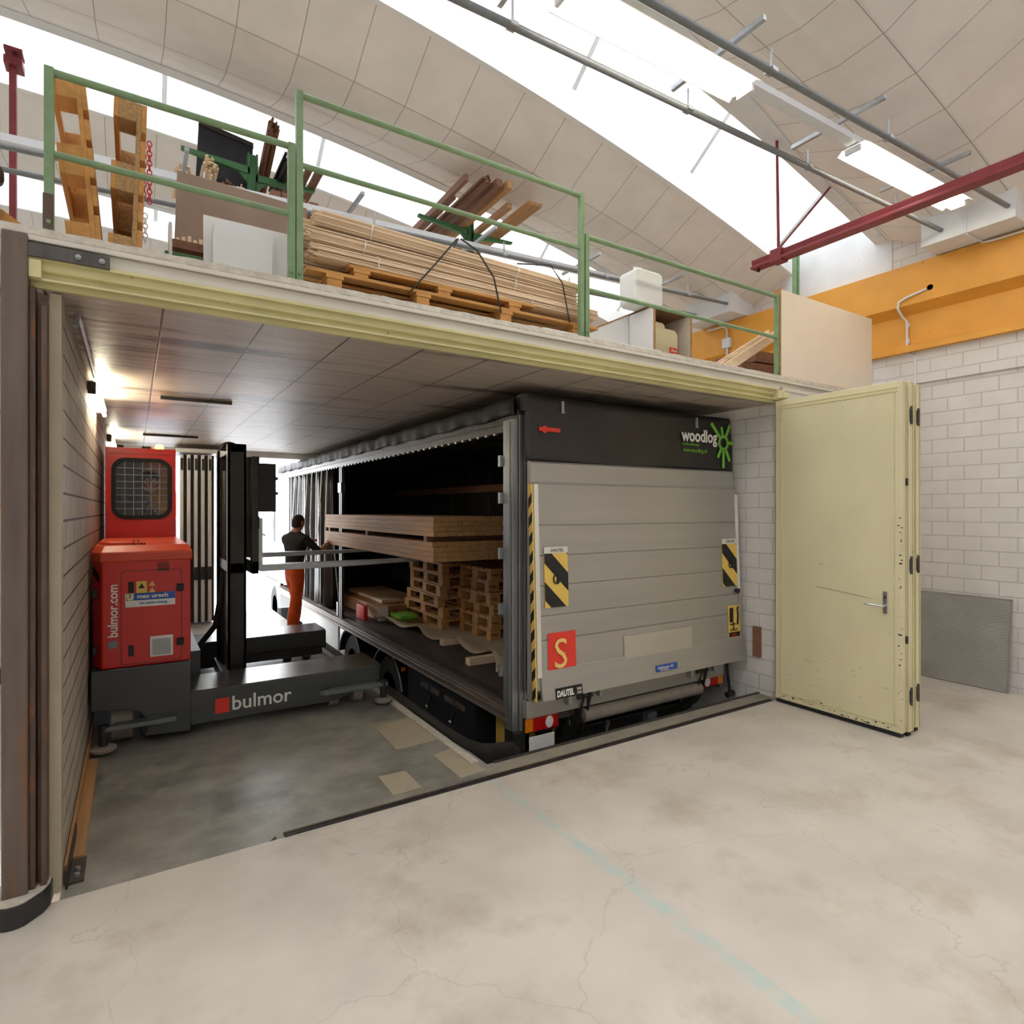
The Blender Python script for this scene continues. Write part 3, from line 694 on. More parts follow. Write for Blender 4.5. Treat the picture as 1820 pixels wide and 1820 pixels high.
# low pallets under the lath pile
def longpallet(x0, x1, y0, y1, z0, label, blocks, wood='pine', h=.11):
    t = thing('timber_pallet', label, 'pallet', ((x0 + x1) / 2, y0, z0))
    for y in [y0 + (y1 - y0 - .09) * i / 4 for i in range(5)]: MB().box(x0, x1, y, y + .09, z0 + h - .02, z0 + h).build('deck_board', wood, t, bevel=.002)
    for x in blocks:
        for y in (y0 + .005, (y0 + y1) / 2 - .05, y1 - .1): MB().box(x, x + .09, y, y + .095, z0, z0 + h - .042).build('block', wood, t, bevel=.002)
        MB().box(x - .005, x + .1, y0, y1, z0 + h - .042, z0 + h - .02).build('stretcher_board', wood, t)
longpallet(.86, 3.1, 3.62, 4.42, 3.105, 'long lower pine pallet under the lath bundles at the slab edge', [.98, 1.56, 2.2, 2.85], h=.135)
longpallet(1.12, 2.5, 3.63, 4.35, 3.241, 'upper pine pallet between the long lower pallet and the lath bundles', [1.15, 1.72, 2.28], h=.07)

def bundle(x0, x1, y, z, r, label, seed, n=42, droop=0):
    rn = random.Random(seed); b = MB(); t = thing('lath_bundle', label, 'bundle of laths', ((x0 + x1) / 2, y, z), group='bundles of thin laths piled on the pallets')
    i = 0; pts = []
    s = .0165
    for a in range(-8, 9):
        for c in range(-6, 7):
            yy, zz = a * s * 1.02, c * s * .62
            if (yy / (r * 1.25)) ** 2 + (zz / (r * .9)) ** 2 < 1: pts.append((yy, zz))
    for (yy, zz) in pts:
        ja, jb = rn.uniform(-.03, .03), rn.uniform(-.03, .03); dy, dz = rn.uniform(-.004, .004), rn.uniform(-.003, .003)
        tw = rn.uniform(-.006, .006)
        b.mat(0).bar((x0 + ja, y + yy + dy, z + zz + dz), (x1 + jb, y + yy + dy + tw, z + zz + dz - droop), s * .9, s * .5)
    b.build('laths', 'lath', t)
    for xx in (x0 + .32 * (x1 - x0) - .3, x0 + .72 * (x1 - x0)):
        ring = [(xx + .004 * math.sin(3 * q), y + (r * 1.30) * math.cos(q), z + (r * 1.0) * math.sin(q) - droop * (xx - x0) / (x1 - x0)) for q in [2 * math.pi * k / 20 for k in range(20)]]
        MB().tube(ring, .004, 6, close=True).build('tie_band', 'tie_white', t)
r = .055; k = 0
names = [['front', 'second', 'third', 'rear'], ['lowest', 'middle', 'top']]
for row in range(3):
    for c in range(4):
        y = 3.70 + c * .155 + .02 * (row % 2); z = 3.362 + row * .102
        x0 = .93 + [-.02, -.06, .0][row] + .0 * c - .03 * c; 
        nm = 'bundle of thin pale laths with white ties, %s layer of the pile, %s row' % (names[1][row], ['front', 'second', 'third', 'rearmost'][c])
        bundle(x0, x0 + [2.18, 2.05, 1.98][row] + .03 * c, y, z, r, nm, 100 + k, droop=(.02, .03, .05)[row]); k += 1
t = thing('lashing_strap', 'thin black strap tied over the lath pile in an inverted V', 'strap', (1.85, 3.6, 3.3))
MB().tube([(1.50, 3.61, 3.20), (1.68, 3.60, 3.42), (1.84, 3.605, 3.625), (1.88, 3.66, 3.66), (2.0, 4.1, 3.66)], .006, 6).tube([(1.88, 3.62, 3.645), (1.99, 3.59, 3.58), (2.12, 3.585, 3.42), (2.19, 3.60, 3.19)], .006, 6).build('band', 'strap', t)
tag(MB().tube([(2.42, 3.75, 3.64), (2.62, 3.60, 3.62), (2.72, 3.585, 3.5), (2.80, 3.60, 3.22)], .005, 6).build('lashing_strap', 'strap'), 'thin black strap over the right end of the lath pile', 'strap')
tag(MB().box(2.5, 3.7, 3.53, 3.6, 3.1, 3.122).build('plank', 'white_melamine'), 'long flat white strip lying on the slab edge under the middle railing post', 'strip')

# ------------------------------------------------------------------ white boards at left, brown board, racks
def leanboard(name, label, cat_, x0, x1, y, z0, z1, m, lean=0, th=.018, tilt=0):
    Mx = Matrix.Translation(((x0 + x1) / 2, y, z0)) @ Matrix.Rotation(R(tilt), 4, 'Y') @ Matrix.Rotation(R(-lean), 4, 'X')
    w = (x1 - x0) / 2
    return tag(MB().box(-w, w, 0, th, 0, z1 - z0, Mx).build(name, m, bevel=.002), label, cat_)
leanboard('white_board', 'large white board leaning behind the left railing', 'board', .335, .80, 3.80, 3.1, 3.49, 'white_melamine', 4)
leanboard('white_board', 'middle sized white board leaning on the large white one', 'board', .385, .71, 3.765, 3.1, 3.43, 'white_melamine', 4)
leanboard('white_board', 'smallest white board in front, leaning on the other two', 'board', .375, .69, 3.725, 3.1, 3.37, 'white_plaster', 4)
leanboard('brown_board', 'tall brown hardboard sheet standing behind the white boards', 'board', .21, 1.05, 4.5, 3.1, 4.05, 'brown_board', 3, tilt=2)
def crate():
    t = thing('small_shelf', 'narrow wooden tray of offcuts standing at the brown board', 'tray', (.3, 4.2, 3.1))
    MB().box(.18, .198, 4.2, 4.3, 3.1, 3.56).build('side', 'white_melamine', t)
    MB().box(.198, .52, 4.22, 4.30, 3.42, 3.47).build('shelf', 'dark_timber', t)
    MB().box(.16, .55, 4.24, 4.29, 3.37, 3.395).build('support', 'rack_green', t)
    for i in range(9): MB().box(.22 + i * .032, .24 + i * .032, 4.24, 4.28, 3.47, 3.49 + .006 * (i * 7 % 5)).build('offcut', 'lath', t)
crate()
def rack(x, y, ztop, label, arms, name='cantilever_rack'):
    t = thing(name, label, 'rack', (x, y, 3.1))
    c = MB(); c.box(x - .045, x - .03, y, y + .09, 3.1, ztop).box(x + .03, x + .045, y, y + .09, 3.1, ztop).box(x - .045, x + .045, y + .03, y + .045, 3.1, ztop)
    c.build('column', 'rack_green', t)
    for s, z, l in arms:
        x1 = x + s * l
        a = MB().prism([(x + s * .03, z - .07), (x + s * .03, z), (x1, z + .02), (x1, z - .005)], 'y', y + .0, y + .05).prism([(x + s * .03, z - .16), (x + s * .03, z - .05), (x + s * .16, z - .03)], 'y', y + .015, y + .035)
        a.build('arm', 'rack_green', t)
rack(0.971, 6.2, 5.24, 'green steel cantilever rack with laden arms behind the white boards', [(-1, 5.099, 0.608), (1, 5.041, 0.585), (-1, 4.491, 0.585), (1, 4.351, 0.608), (1, 4.608, 0.562)])
rack(3.35, 6.2, 5.24, 'green steel cantilever rack holding planks above the lath pile', [(-1, 5.099, 0.655), (1, 5.076, 0.585), (-1, 4.374, 0.585)])
# things on the first rack
t = thing('black_panel', 'black framed panel standing on the left green rack', 'panel', (.73, 6.45, 4.8))
MB().prism([(0.491, 4.795), (0.971, 4.772), (1.01, 5.462), (0.526, 5.532)], 'y', 6.44, 6.46).build('sheet', 'navy_panel', t)
MB().prism([(0.523, 5.491), (1.01, 5.421), (1.01, 5.468), (0.526, 5.538)], 'y', 6.43, 6.465).build('top_frame', 'dark_steel', t)
def sticks(name, label, cx, z, y0, y1, n, w, hgt, m, seed, endm=None, grp=None, zr=0, cat_='bundle of wood'):
    rn = random.Random(seed); b = MB()
    for i in range(n):
        a = rn.uniform(0, 2 * math.pi); q = math.sqrt(rn.random()); x = cx + w * q * math.cos(a); zz = z + hgt * (1 + q * math.sin(a))
        s = rn.uniform(.012, .024)
        b.bar((x, y0 + rn.uniform(-.04, .04), zz + zr), (x + rn.uniform(-.01, .01), y1, zz), s, s * rn.uniform(.5, .9))
    return tag(b.build(name, m), label, cat_, grp)
sticks('lath_bundle', 'small bundle of short sticks at the left tip of the rack arm', 0.374, 4.795, 6.08, 6.67, 34, 0.0585, 0.0468, 'lath', 1)
sticks('lath_bundle', 'fat bundle of sticks in front of the black panel', 0.585, 4.807, 5.97, 6.67, 46, 0.0585, 0.0819, 'lath', 2)
sticks('lath_bundle', 'low bundle of mixed sticks right of the fat bundle on the rack', 0.737, 4.772, 6.08, 6.67, 30, 0.0526, 0.0351, 'dark_timber', 3)
sticks('lath_bundle', 'bundle of sticks beside the green rack column', 0.842, 4.76, 6.08, 6.67, 26, 0.0468, 0.0351, 'lath', 4)
t = sticks('lath_bundle', 'tall bundle of brown laths sticking up at the left rack', 1.08, 4.959, 5.79, 6.55, 30, 0.0526, 0.0585, 'dark_timber', 5, zr=.30)
sticks('wrapped_bundle', 'bundle wrapped in black film beside the tall brown laths', 1.23, 5.029, 5.85, 6.55, 26, 0.0526, 0.0526, 'black', 6)
def planks(specs, grp):
    for (label, x, z, y0, y1, w, h, m) in specs:
        tag(MB().bar((x, y0, z), (x + .01, y1, z), w, h).build('plank', m), label, 'plank', grp)
planks([('dark plank on the left rack, right beside the black wrapped bundle', 1.33, 5.099, 5.91, 7.02, 0.0585, 0.0351, 'dark_timber'),
        ('dark plank on the left rack, third from the railing post', 1.43, 5.088, 5.91, 7.02, 0.0585, 0.0351, 'dark_timber'),
        ('dark plank on the left rack, at the arm tip', 1.52, 5.076, 5.85, 7.02, 0.0702, 0.0351, 'dark_timber')], 'dark planks on the left rack')
planks([('dark timber block end on the lower left rack arm, leftmost', 1.09, 4.667, 5.73, 7.02, 0.0819, 0.0702, 'dark_timber'),
        ('dark timber block end on the lower left rack arm, second', 1.19, 4.667, 5.73, 7.02, 0.0936, 0.0702, 'dark_timber'),
        ('dark timber block end on the lower left rack arm, third', 1.31, 4.655, 5.73, 7.02, 0.0819, 0.0702, 'dark_timber'),
        ('dark timber block end on the lower left rack arm, rightmost', 1.43, 4.655, 5.73, 7.02, 0.0819, 0.0585, 'dark_timber')], 'timber on the lower left rack arm')
planks([('short orange brown beam on the lowest left rack arm', 1.23, 4.397, 5.62, 7.02, 0.14, 0.0585, 'board_timber')], None)
planks([('narrow plank at the far left of the right rack', 2.83, 5.146, 5.32, 7.25, 0.041, 0.0702, 'dark_timber'),
        ('narrow plank beside the leftmost one on the right rack', 2.9, 5.146, 5.73, 7.25, 0.0351, 0.0351, 'dark_timber'),
        ('thick reddish plank pair in the middle of the right rack', 3.18, 5.17, 5.26, 7.25, 0.0702, 0.0702, 'dark_timber'),
        ('pale plank touching the rack column', 3.28, 5.158, 5.21, 7.25, 0.0585, 0.0819, 'board_timber'),
        ('round ended batten right of the rack column', 3.49, 5.146, 5.56, 7.25, 0.0643, 0.0585, 'board_timber'),
        ('wide brown board on the right arm of the right rack', 3.71, 5.146, 5.38, 7.25, 0.175, 0.0351, 'board_timber')], 'planks on the right rack')
sticks('lath_bundle', 'ragged bundle of thin sticks on the right rack', 3.07, 5.146, 5.32, 7.14, 30, 0.0585, 0.0468, 'dark_timber', 9)

# red and white chain on the second pallet
t = thing('plastic_chain', 'red and white plastic chain hanging on the weathered pallet', 'chain', (0, 3.8, 3.9))
def chain(x, za, zb, m, nm):
    z = za; i = 0
    while z > zb:
        ring = [(x + (.011 * math.cos(q) if i % 2 == 0 else .004 * math.cos(q)), 3.82 + (.011 * math.cos(q) if i % 2 else 0), z + .017 * math.sin(q)) for q in [2 * math.pi * k / 10 for k in range(10)]]
        MB().tube(ring, .0032, 5, close=True).build('link', m, t, label=nm); z -= .026; i += 1
chain(.045, 3.78, 3.52, 'chain_red', 'red link'); chain(.072, 3.80, 3.47, 'chain_red', 'red link'); chain(.052, 3.40, 3.26, 'logo_white', 'white link')
t = thing('timber_offcut', 'split timber offcut lying at the left end of the slab', 'offcut', (-.47, 3.6, 3.1))
MB().prism([(-.56, 3.12), (-.56, 3.19), (-.52, 3.2), (-.42, 3.13), (-.42, 3.10)], 'y', 3.62, 3.68).build('wood', 'pine', t)
MB().prism([(-.54, 3.10), (-.54, 3.13), (-.44, 3.125), (-.36, 3.10)], 'y', 3.56, 3.62).build('splinter', 'board_timber', t)

# ------------------------------------------------------------------ white cabinet, canisters, planks, partition
t = thing('white_cabinet', 'open white cabinet lying on the mezzanine edge with a brown cut edge', 'cabinet', (3.75, 3.9, 3.1))
cx0, cx1, cy0, cy1, cz0, cz1 = 3.77, 4.25, 3.68, 4.45, 3.1, 3.545
MB().box(cx0, cx0 + .02, cy0, cy1, cz0, cz1).build('side_panel', 'white_melamine', t)
MB().box(cx1 - .02, cx1, cy0, cy1, cz0, cz1).build('side_panel', 'cream_board', t)
MB().box(cx0, cx1, cy0, cy1, cz1, cz1 + .02).build('top_panel', 'dark_timber', t)
MB().box(cx0, cx1, cy0, cy1, cz0, cz0 + .012).build('bottom_panel', 'dark_timber', t)
MB().box(cx0, cx1, cy1 - .015, cy1, cz0, cz1).build('back_panel', 'cream_board', t)
MB().box(cx0 - .004, cx0 + .02, cy0 - .004, cy0, cz0, cz1).box(cx1 - .02, cx1, cy0 - .004, cy0, cz0, cz1).build('edge_banding', 'board_timber', t)
t = thing('white_side_board', 'white slanting board lying left of the open cabinet', 'board', (3.5, 4.1, 3.1))
MB().prism([(3.32, 3.1), (3.765, 3.1), (3.765, 3.55), (3.30, 3.33)], 'y', 3.98, 4.0).build('sheet', 'white_melamine', t)
MB().prism([(3.30, 3.33), (3.765, 3.55), (3.765, 3.562), (3.30, 3.342)], 'y', 3.975, 4.005).build('edge', 'board_timber', t)
t = thing('canister', 'beige plastic canister with a red label inside the open cabinet', 'canister', (3.98, 4.0, 3.12))
MB().prism(rrect(3.81, 4.14, 3.115, 3.41, .06, 8), 'y', 3.74, 3.95).build('body', 'plastic_beige', t, bevel=.015)
MB().prism(rrect(3.82, 4.02, 3.34, 3.47, .045, 8), 'y', 3.78, 3.92).build('shoulder', 'plastic_beige', t, bevel=.012)
MB().box(4.03, 4.125, 3.732, 3.741, 3.20, 3.245).build('label', 'sign_red', t)
text('lettering', 'clean', .035, frontM(4.04, 3.7305, 3.21), 'logo_white', t)
MB().ball((3.88, 3.86, 3.49), .05, .04, .025).build('lid', 'rack_green', t, smooth=True)
t = thing('jerrycan', 'white plastic jerrycan with beige cap standing on the open cabinet', 'jerrycan', (3.78, 3.9, 3.57))
MB().prism(rrect(3.60, 3.93, 3.567, 3.87, .05, 8), 'y', 3.72, 3.93).build('body', 'plastic_natural', t, bevel=.02, seg=3)
MB().tube([(3.66, 3.80, 3.865), (3.66, 3.80, 3.895), (3.74, 3.80, 3.90), (3.76, 3.80, 3.868)], .011, 8).build('grip', 'plastic_natural', t, smooth=True)
MB().lathe([(.028, 0), (.028, .03), (.001, .03)], (3.84, 3.82, 3.86)).build('cap', 'cap_beige', t, smooth=True)
for (x0, z0, x1, z1, w, lab) in ((4.50, 3.11, 5.85, 3.74, .04, 'thin white lath leaning behind the right railing'), (4.66, 3.11, 6.0, 3.74, .09, 'pale wide plank leaning behind the right railing')):
    tag(MB().bar((x0, 3.66, z0), (x1, 4.0, z1), w, .02, up=(0, 1, 0)).build('plank', 'lath'), lab, 'plank')
tag(MB().box(4.55, 5.4, 4.3, 4.9, 3.1, 3.13).build('sheet_stack', 'board_timber'), 'flat brown sheet lying behind the leaning planks', 'sheet')
for i, (z, lab) in enumerate(((3.13, 'lower'), (3.28, 'middle'), (3.43, 'upper'))):
    tag(MB().bar((5.3 + .22 * i, 4.35, z + .06), (6.4, 4.3 + .05 * i, z + .10), .5, .12).build('timber_beam', 'dark_timber'), '%s dark timber slab piled behind the leaning planks' % lab, 'timber')
t = thing('partition_board', 'large cream white board standing on the slab edge beside the right railing', 'board', (6.35, 3.55, 3.1))
MB().box(5.30, 6.98, 3.49, 3.51, 3.06, 3.935).build('sheet', 'cream_board', t)
MB().box(5.285, 5.335, 3.492, 3.56, 3.09, 3.945).build('edge_batten', 'board_timber', t)
# ------------------------------------------------------------------ the truck
T = thing('truck', 'dark curtain sided truck with raised grey tail lift backed into the loading bay', 'truck', (3.84, 8.5, PZ))
TX0, TX1, TY, TE = 2.60, 5.10, 3.97, 13.2
# cargo bed
b = MB(); b.box(TX0 + .0, TX1, TY + .02, TE, .06, .21); b.build('cargo_bed', 'bed_dark', T)
e = MB(); e.box(TX0 - .075, TX0 - .0, TY + .1, TE, .10, .205).box(TX0 - .085, TX0 - .075, TY + .1, TE, .155, .175).box(TX0 - .085, TX0 - .075, TY + .1, TE, .10, .118); e.build('side_rail', 'bed_edge', T, bevel=.004)
MB().box(TX0 + .02, TX0 + .12, TY + .4, TE, .21, .218).build('rub_strip', 'bare_steel', T)
MB().box(TX0 + .35, TX0 + .45, TY + .2, TE, -.2, .06).box(TX1 - .45, TX1 - .35, TY + .2, TE, -.2, .06).build('chassis', 'truck_black', T)
# roof, front wall, right side wall
MB().box(TX0, TX1, TY + .05, TE, 2.66, 2.68).build('roof', 'inner_black', T)
for i in range(14): MB().box(TX0 + .05, TX1 - .05, TY + .5 + i * .62, TY + .54 + i * .62, 2.60, 2.64).build('roof_bow', 'bare_steel', T)
MB().box(TX0, TX1, TE - .04, TE, .2, 2.68).build('front_wall', 'inner_black', T)
MB().box(TX1 - .03, TX1, TY + .05, TE, .2, 2.68).build('right_curtain', 'inner_black', T)
for i in range(12): MB().box(TX1 - .05, TX1 - .03, TY + .5 + i * .7, TY + .56 + i * .7, .2, 2.6).build('side_slat', 'bare_steel', T)
for z in (.9, 1.5, 2.1): MB().box(TX1 - .06, TX1 - .045, TY + .4, TE - .1, z, z + .12).build('side_board', 'dark_timber', T)
# top rail on the open side with tarpaulin hem and roller studs
MB().box(TX0 - .02, TX0 + .05, TY + .02, TE, 2.44, 2.60).box(TX0 - .035, TX0 - .02, TY + .02, TE, 2.50, 2.515).build('top_rail', 'bare_steel', T, bevel=.004)
h = MB(); n = 180
h.grid(lambda u, v: (TX0 - .05 - .012 * math.sin(u * 190) * (1 - v) - .008 * math.sin(u * 67), TY + .03 + (TE - TY - .05) * u, 2.555 + .135 * v + .008 * math.sin(u * 83)), n, 3)
h.build('roof_tarp_hem', 'tarp_matt', T, solid=.006, smooth=True)
for i in range(60): MB().box(TX0 - .03, TX0 - .012, TY + .35 + i * .145, TY + .385 + i * .145, 2.425, 2.442).build('curtain_runner', 'galv', T)
# corner posts
for k, (xa, xb, nm) in enumerate(((TX0 - .07, TX0 + .08, 'left'), (TX1 - .1, TX1, 'right'))):
    p = MB()
    if k == 0:
        p.box(xa, xa + .055, TY + .02, TY + .16, .04, 2.52).box(xa + .06, xa + .10, TY + .01, TY + .16, .02, 2.56).box(xa + .104, xb, TY - .0, TY + .1, -.12, 2.66)
        p.box(xa - .008, xa, TY + .05, TY + .12, .04, 2.5)
    else: p.box(xa, xb, TY, TY + .15, .0, 2.66)
    pp = p.build('rear_post', 'post_alu', T, bevel=.005)
    if k == 0:
        for z in (.45, .95, 1.4, 1.85, 2.15): MB().box(xa - .03, xa + .0, TY + .16, TY + .19, z, z + .09).build('post_hook', 'galv', pp)
        MB().box(xa, xb, TY + .0, TY + .14, -.22, .04).tube([(xa + .03, TY, -.15), (xa - .01, TY - .03, -.2), (xa + .05, TY - .05, -.26), (xa + .12, TY - .04, -.2)], .012, 8).build('post_foot', 'dark_steel', pp, bevel=.004)
        MB().ball((xa - .02, TY - .02, -.25), .03, .03, .03).build('marker_lamp', 'tail_red', pp, smooth=True)
# stake post in the middle of the open side
MB().box(TX0 - .03, TX0 + .01, 8.72, 8.77, .2, 2.44).box(TX0 - .03, TX0 + .01, 8.80, 8.85, .2, 2.44).box(TX0 - .045, TX0 + .02, 8.70, 8.87, 1.28, 1.42).box(TX0 - .045, TX0 + .02, 8.70, 8.87, 2.05, 2.2).build('stake_post', 'bare_steel', T, bevel=.003)
# gathered side curtain
c = MB(); n = 120
def cur(u, v):
    y = 9.5 + 2.9 * u; q = u * 62
    return (TX0 + .06 + .07 * math.sin(q) * (1 - .3 * v) + .02 * math.sin(q * 2.3), y + .06 * math.cos(q) * (1 - v), .24 + 2.2 * v)
c.grid(cur, n, 8); c.build('side_curtain', 'tarp_black', T, solid=.006, smooth=True)
sb = MB()
for i in range(9):
    y = 9.6 + i * .32; sb.tube([(TX0 + .0, y, 2.43), (TX0 - .03, y + .12 * math.sin(i * 2.1), 1.5), (TX0 - .02, y + .06 * math.cos(i), .9)], .011, 6)
sb.build('curtain_strap', 'tie_white', T)
MB().tube([(TX0 + .02, 9.3, 1.3), (TX0 - .0, 9.05, .7), (TX0 + .01, 8.95, .3)], .013, 8).box(TX0 - .03, TX0 + .02, 8.92, 8.98, .22, .42).build('ratchet', 'galv', T)
MB().grid(lambda u, v: (TX0 - .02 + .05 * math.sin(u * 20), 12.3 + .9 * u, .3 + 2.15 * v), 24, 2).build('front_curtain', 'truck_white', T, solid=.008, smooth=True)
# tarpaulin flap above the tail lift
fl = MB(); nu, nv = 60, 10
def flap(u, v):
    x = TX0 + .01 + (TX1 - TX0 - .0) * u; z = 2.725 - .015 * math.sin(u * 3.1) - v * .545 + .012 * math.sin(u * 9 + 1) * v
    return (x + .02 * v * (u > .97), TY - .035 - .02 * v - .005 * math.sin(v * 6 + u * 5) - .005 * math.sin(u * 17) * v, z)
fl.grid(flap, nu, nv); fo = fl.build('rear_flap', 'tarp_black', T, solid=.008, smooth=True)
MB().box(TX0 - .01, TX0 + .04, TY - .05, TY + .06, 2.58, 2.72).build('flap_corner', 'tarp_black', fo, bevel=.01)
for x in (2.96, 4.58): MB().box(x, x + .025, TY - .06, TY - .03, 2.60, 2.69).box(x - .004, x + .029, TY - .062, TY - .03, 2.59, 2.61).build('buckle', 'galv', fo, bevel=.002)
text('lettering', 'woodlog', .165, frontM(4.37, TY - .069, 2.455, .5), 'logo_white', fo, wide=.86, bold=.004, label='white lettering')
text('lettering', 'wir leben holzenergie', .034, frontM(4.375, TY - .069, 2.415), 'logo_green', fo, wide=.8)
text('lettering', 'www.woodlog.ch', .056, frontM(4.385, TY - .069, 2.352), 'logo_green', fo, wide=.86, label='green web address')
lg = MB(); cx, cz, yy = 4.965, 2.465, TY - .072
ro = [(cx + .078 * math.cos(2 * math.pi * k / 28), cz + .078 * math.sin(2 * math.pi * k / 28)) for k in range(28)]
ri = [(cx + .048 * math.cos(2 * math.pi * k / 28), cz + .048 * math.sin(2 * math.pi * k / 28)) for k in range(28)]
lg.holed(ro, ri, 'y', yy, yy + .003)
for a, r1 in ((2, .155), (62, .21), (100, .16), (135, .26), (240, .17), (270, .25), (298, .2)):
    d = Vector((math.cos(R(a)), 0, math.sin(R(a)))); p = Vector((cx, yy + .0015, cz))
    lg.bar(p + d * .07, p + d * r1, .034, .003, up=(0, 1, 0))
lg.build('sun_logo', 'logo_green', fo, label='green ring and rays logo')
rb = MB().box(2.73, 2.94, TY - .066, TY - .058, 2.43, 2.462); 
ri2 = [(2.785 + .03 * math.cos(2 * math.pi * k / 16), 2.446 + .03 * math.sin(2 * math.pi * k / 16)) for k in range(16)]
rb.prism(ri2, 'y', TY - .067, TY - .058); rb.build('red_badge', 'sign_red', fo)

# tail lift platform
zs = [2.17, 2.015, 1.915, 1.68, 1.44, 1.205, .97, .78, .53, .40]
pf = [(TY - .075, 2.185), (TY - .095, 2.17), (TY - .095, 2.02), (TY - .125, 2.0)]
for z in zs[3:]:
    yv = TY - .125 - .06 * (2.0 - z) / 1.6
    pf += [(yv, z + .005), (yv + .008, z + .002), (yv + .008, z - .002), (yv, z - .005)]
pf += [(TY - .185, .40), (TY - .09, .30), (TY - .05, .31), (TY - .05, 2.18)]
G = MB().prism(pf, 'x', 2.625, 5.085).build('tail_lift', 'gate_alu', T, label='grey aluminium tail lift platform')
rib = MB()
for i in range(26): 
    z = 2.0 - i * .0125 - .02; rib.box(2.70, 5.04, TY - .1255 - .06 * (2.0 - z) / 1.6, TY - .12, z, z + .004)
rib.build('grip_ribs', 'gate_alu', G)
gy = lambda z: TY - .127 - .06 * (2.0 - z) / 1.6
MB().prism([(gy(.55) - .004, .545), (gy(.33) - .03, .32), (TY - .09, .296), (TY - .09, .30), (gy(.33) + 0, .33), (gy(.55), .55)], 'x', 2.66, 5.13).build('lower_flap', 'gate_alu', G)
for x0, x1, z0, z1, m in ((2.628, 2.668, .50, 2.0, 'fascia_white'), (5.05, 5.088, 1.0, 1.95, 'fascia_white'), (5.07, 5.10, .5, 1.0, 'gate_alu')):
    MB().prism([(gy(z0) - .01, z0), (gy(z1) - .01, z1), (gy(z1), z1), (gy(z0), z0)], 'x', x0, x1).build('edge_strip', m, G, label='white edge strip' if m == 'fascia_white' else None)
def stripes(x0, x1, z0, z1, yf, slope, period, parent, name, m='black'):
    """diagonal black bars clipped to a rectangle on the platform face"""
    b = MB(); zc = z0 - (x1 - x0) * abs(slope) - period
    while zc < z1 + period:
        quad = [(x0, zc), (x1, zc - slope * (x1 - x0) * 1), (x1, zc - slope * (x1 - x0) + period / 2), (x0, zc + period / 2)]
        # clip against z0, z1
        def clip(poly, lim, keep):
            out = []
            for i in range(len(poly)):
                p, q = poly[i], poly[(i + 1) % len(poly)]
                pi, qi = keep(p[1]), keep(q[1])
                if pi: out.append(p)
                if pi != qi:
                    t = (lim - p[1]) / (q[1] - p[1]); out.append((p[0] + t * (q[0] - p[0]), lim))
            return out
        c_ = clip(quad, z0, lambda z: z >= z0)
        c_ = clip(c_, z1, lambda z: z <= z1) if len(c_) > 2 else []
        if len(c_) > 2:
            n = len(c_); base = len(b.v)
            b.add([(x, yf(z), z) for x, z in c_], [tuple(range(n))])
        zc += period
    return b.build(name, m, parent, solid=.002)
for x0, x1, z0, z1 in ((2.715, 2.945, 1.03, 1.455), (4.835, 5.085, 1.05, 1.465)):
    fg = MB().prism([(gy(z0) - .006, z0), (gy(z1) - .006, z1), (gy(z1) - .001, z1), (gy(z0) - .001, z0)], 'x', x0, x1).build('warning_flag', 'hazard_yellow', G, label='yellow and black striped warning flag')
    MB().prism([(gy(z1) - .008, z1), (gy(z1) - .008, z1 + .05), (gy(z1) - .001, z1 + .05), (gy(z1) - .001, z1)], 'x', x0, x1).build('flag_clamp', 'fascia_white', fg)
    text('lettering', 'DAUTEL', .035, frontM(x0 + .06, gy(z1) - .0095, z1 + .013), 'black', fg)
    stripes(x0, x1, z0, z1, lambda z: gy(z) - .008, 1.0, .29, fg, 'black_stripes')
    cc = ((x0 + x1) / 2, (z0 + z1) / 2 + .01)
    rg = MB(); rg.holed([(cc[0] + .038 * math.cos(2 * math.pi * k / 20), cc[1] + .042 * math.sin(2 * math.pi * k / 20)) for k in range(20)], [(cc[0] + .027 * math.cos(2 * math.pi * k / 20), cc[1] + .03 * math.sin(2 * math.pi * k / 20)) for k in range(20)], 'y', gy(cc[1]) - .014, gy(cc[1]) - .009)
    rg.prism([(cc[0] - .005, cc[1] - .03)] + [(cc[0] + .03 * math.cos(R(a)), cc[1] + .03 * math.sin(R(a))) for a in range(-80, 90, 20)], 'y', gy(cc[1]) - .013, gy(cc[1]) - .009)
    rg.build('round_mark', 'black', fg)
sd = MB().prism([(gy(.32) + .0, .32), (gy(2.0) + .0, 2.0), (gy(2.0) + .045, 2.0), (gy(.32) + .045, .32)], 'x', 2.612, 2.624).build('side_marking', 'hazard_yellow', T, label='yellow and black striped edge marking')
b = MB()
for i in range(11):
    z = .36 + i * .15; b.prism([(gy(z), z), (gy(z) + .045, z - .05), (gy(z) + .045, z + .025), (gy(z), z + .075)], 'x', 2.609, 2.612)
b.build('black_stripes', 'black', sd)
sg = MB().prism([(gy(.5) - .004, .5), (gy(.83) - .004, .83), (gy(.83) - .001, .83), (gy(.5) - .001, .5)], 'x', 2.735, 3.01).build('letter_sign', 'sign_red', G, label='red sign with a pale yellow letter S')
text('lettering', 'S', .335, frontM(2.78, gy(.66) - .012, .552), 'sign_cream', sg, wide=.95, bold=0)
pt = MB().prism([(gy(.47) - .005, .50), (gy(.72) - .005, .72), (gy(.72) - .001, .72), (gy(.47) - .001, .50)], 'x', 3.53, 4.38).build('repair_plate', 'gate_patch', G, bevel=.002)
bl = MB().prism([(gy(.3) - .031, .372), (gy(.3) - .029, .425), (gy(.3) - .012, .425), (gy(.3) - .014, .372)], 'x', 3.88, 4.14).build('dealer_sticker', 'sign_blue', G)
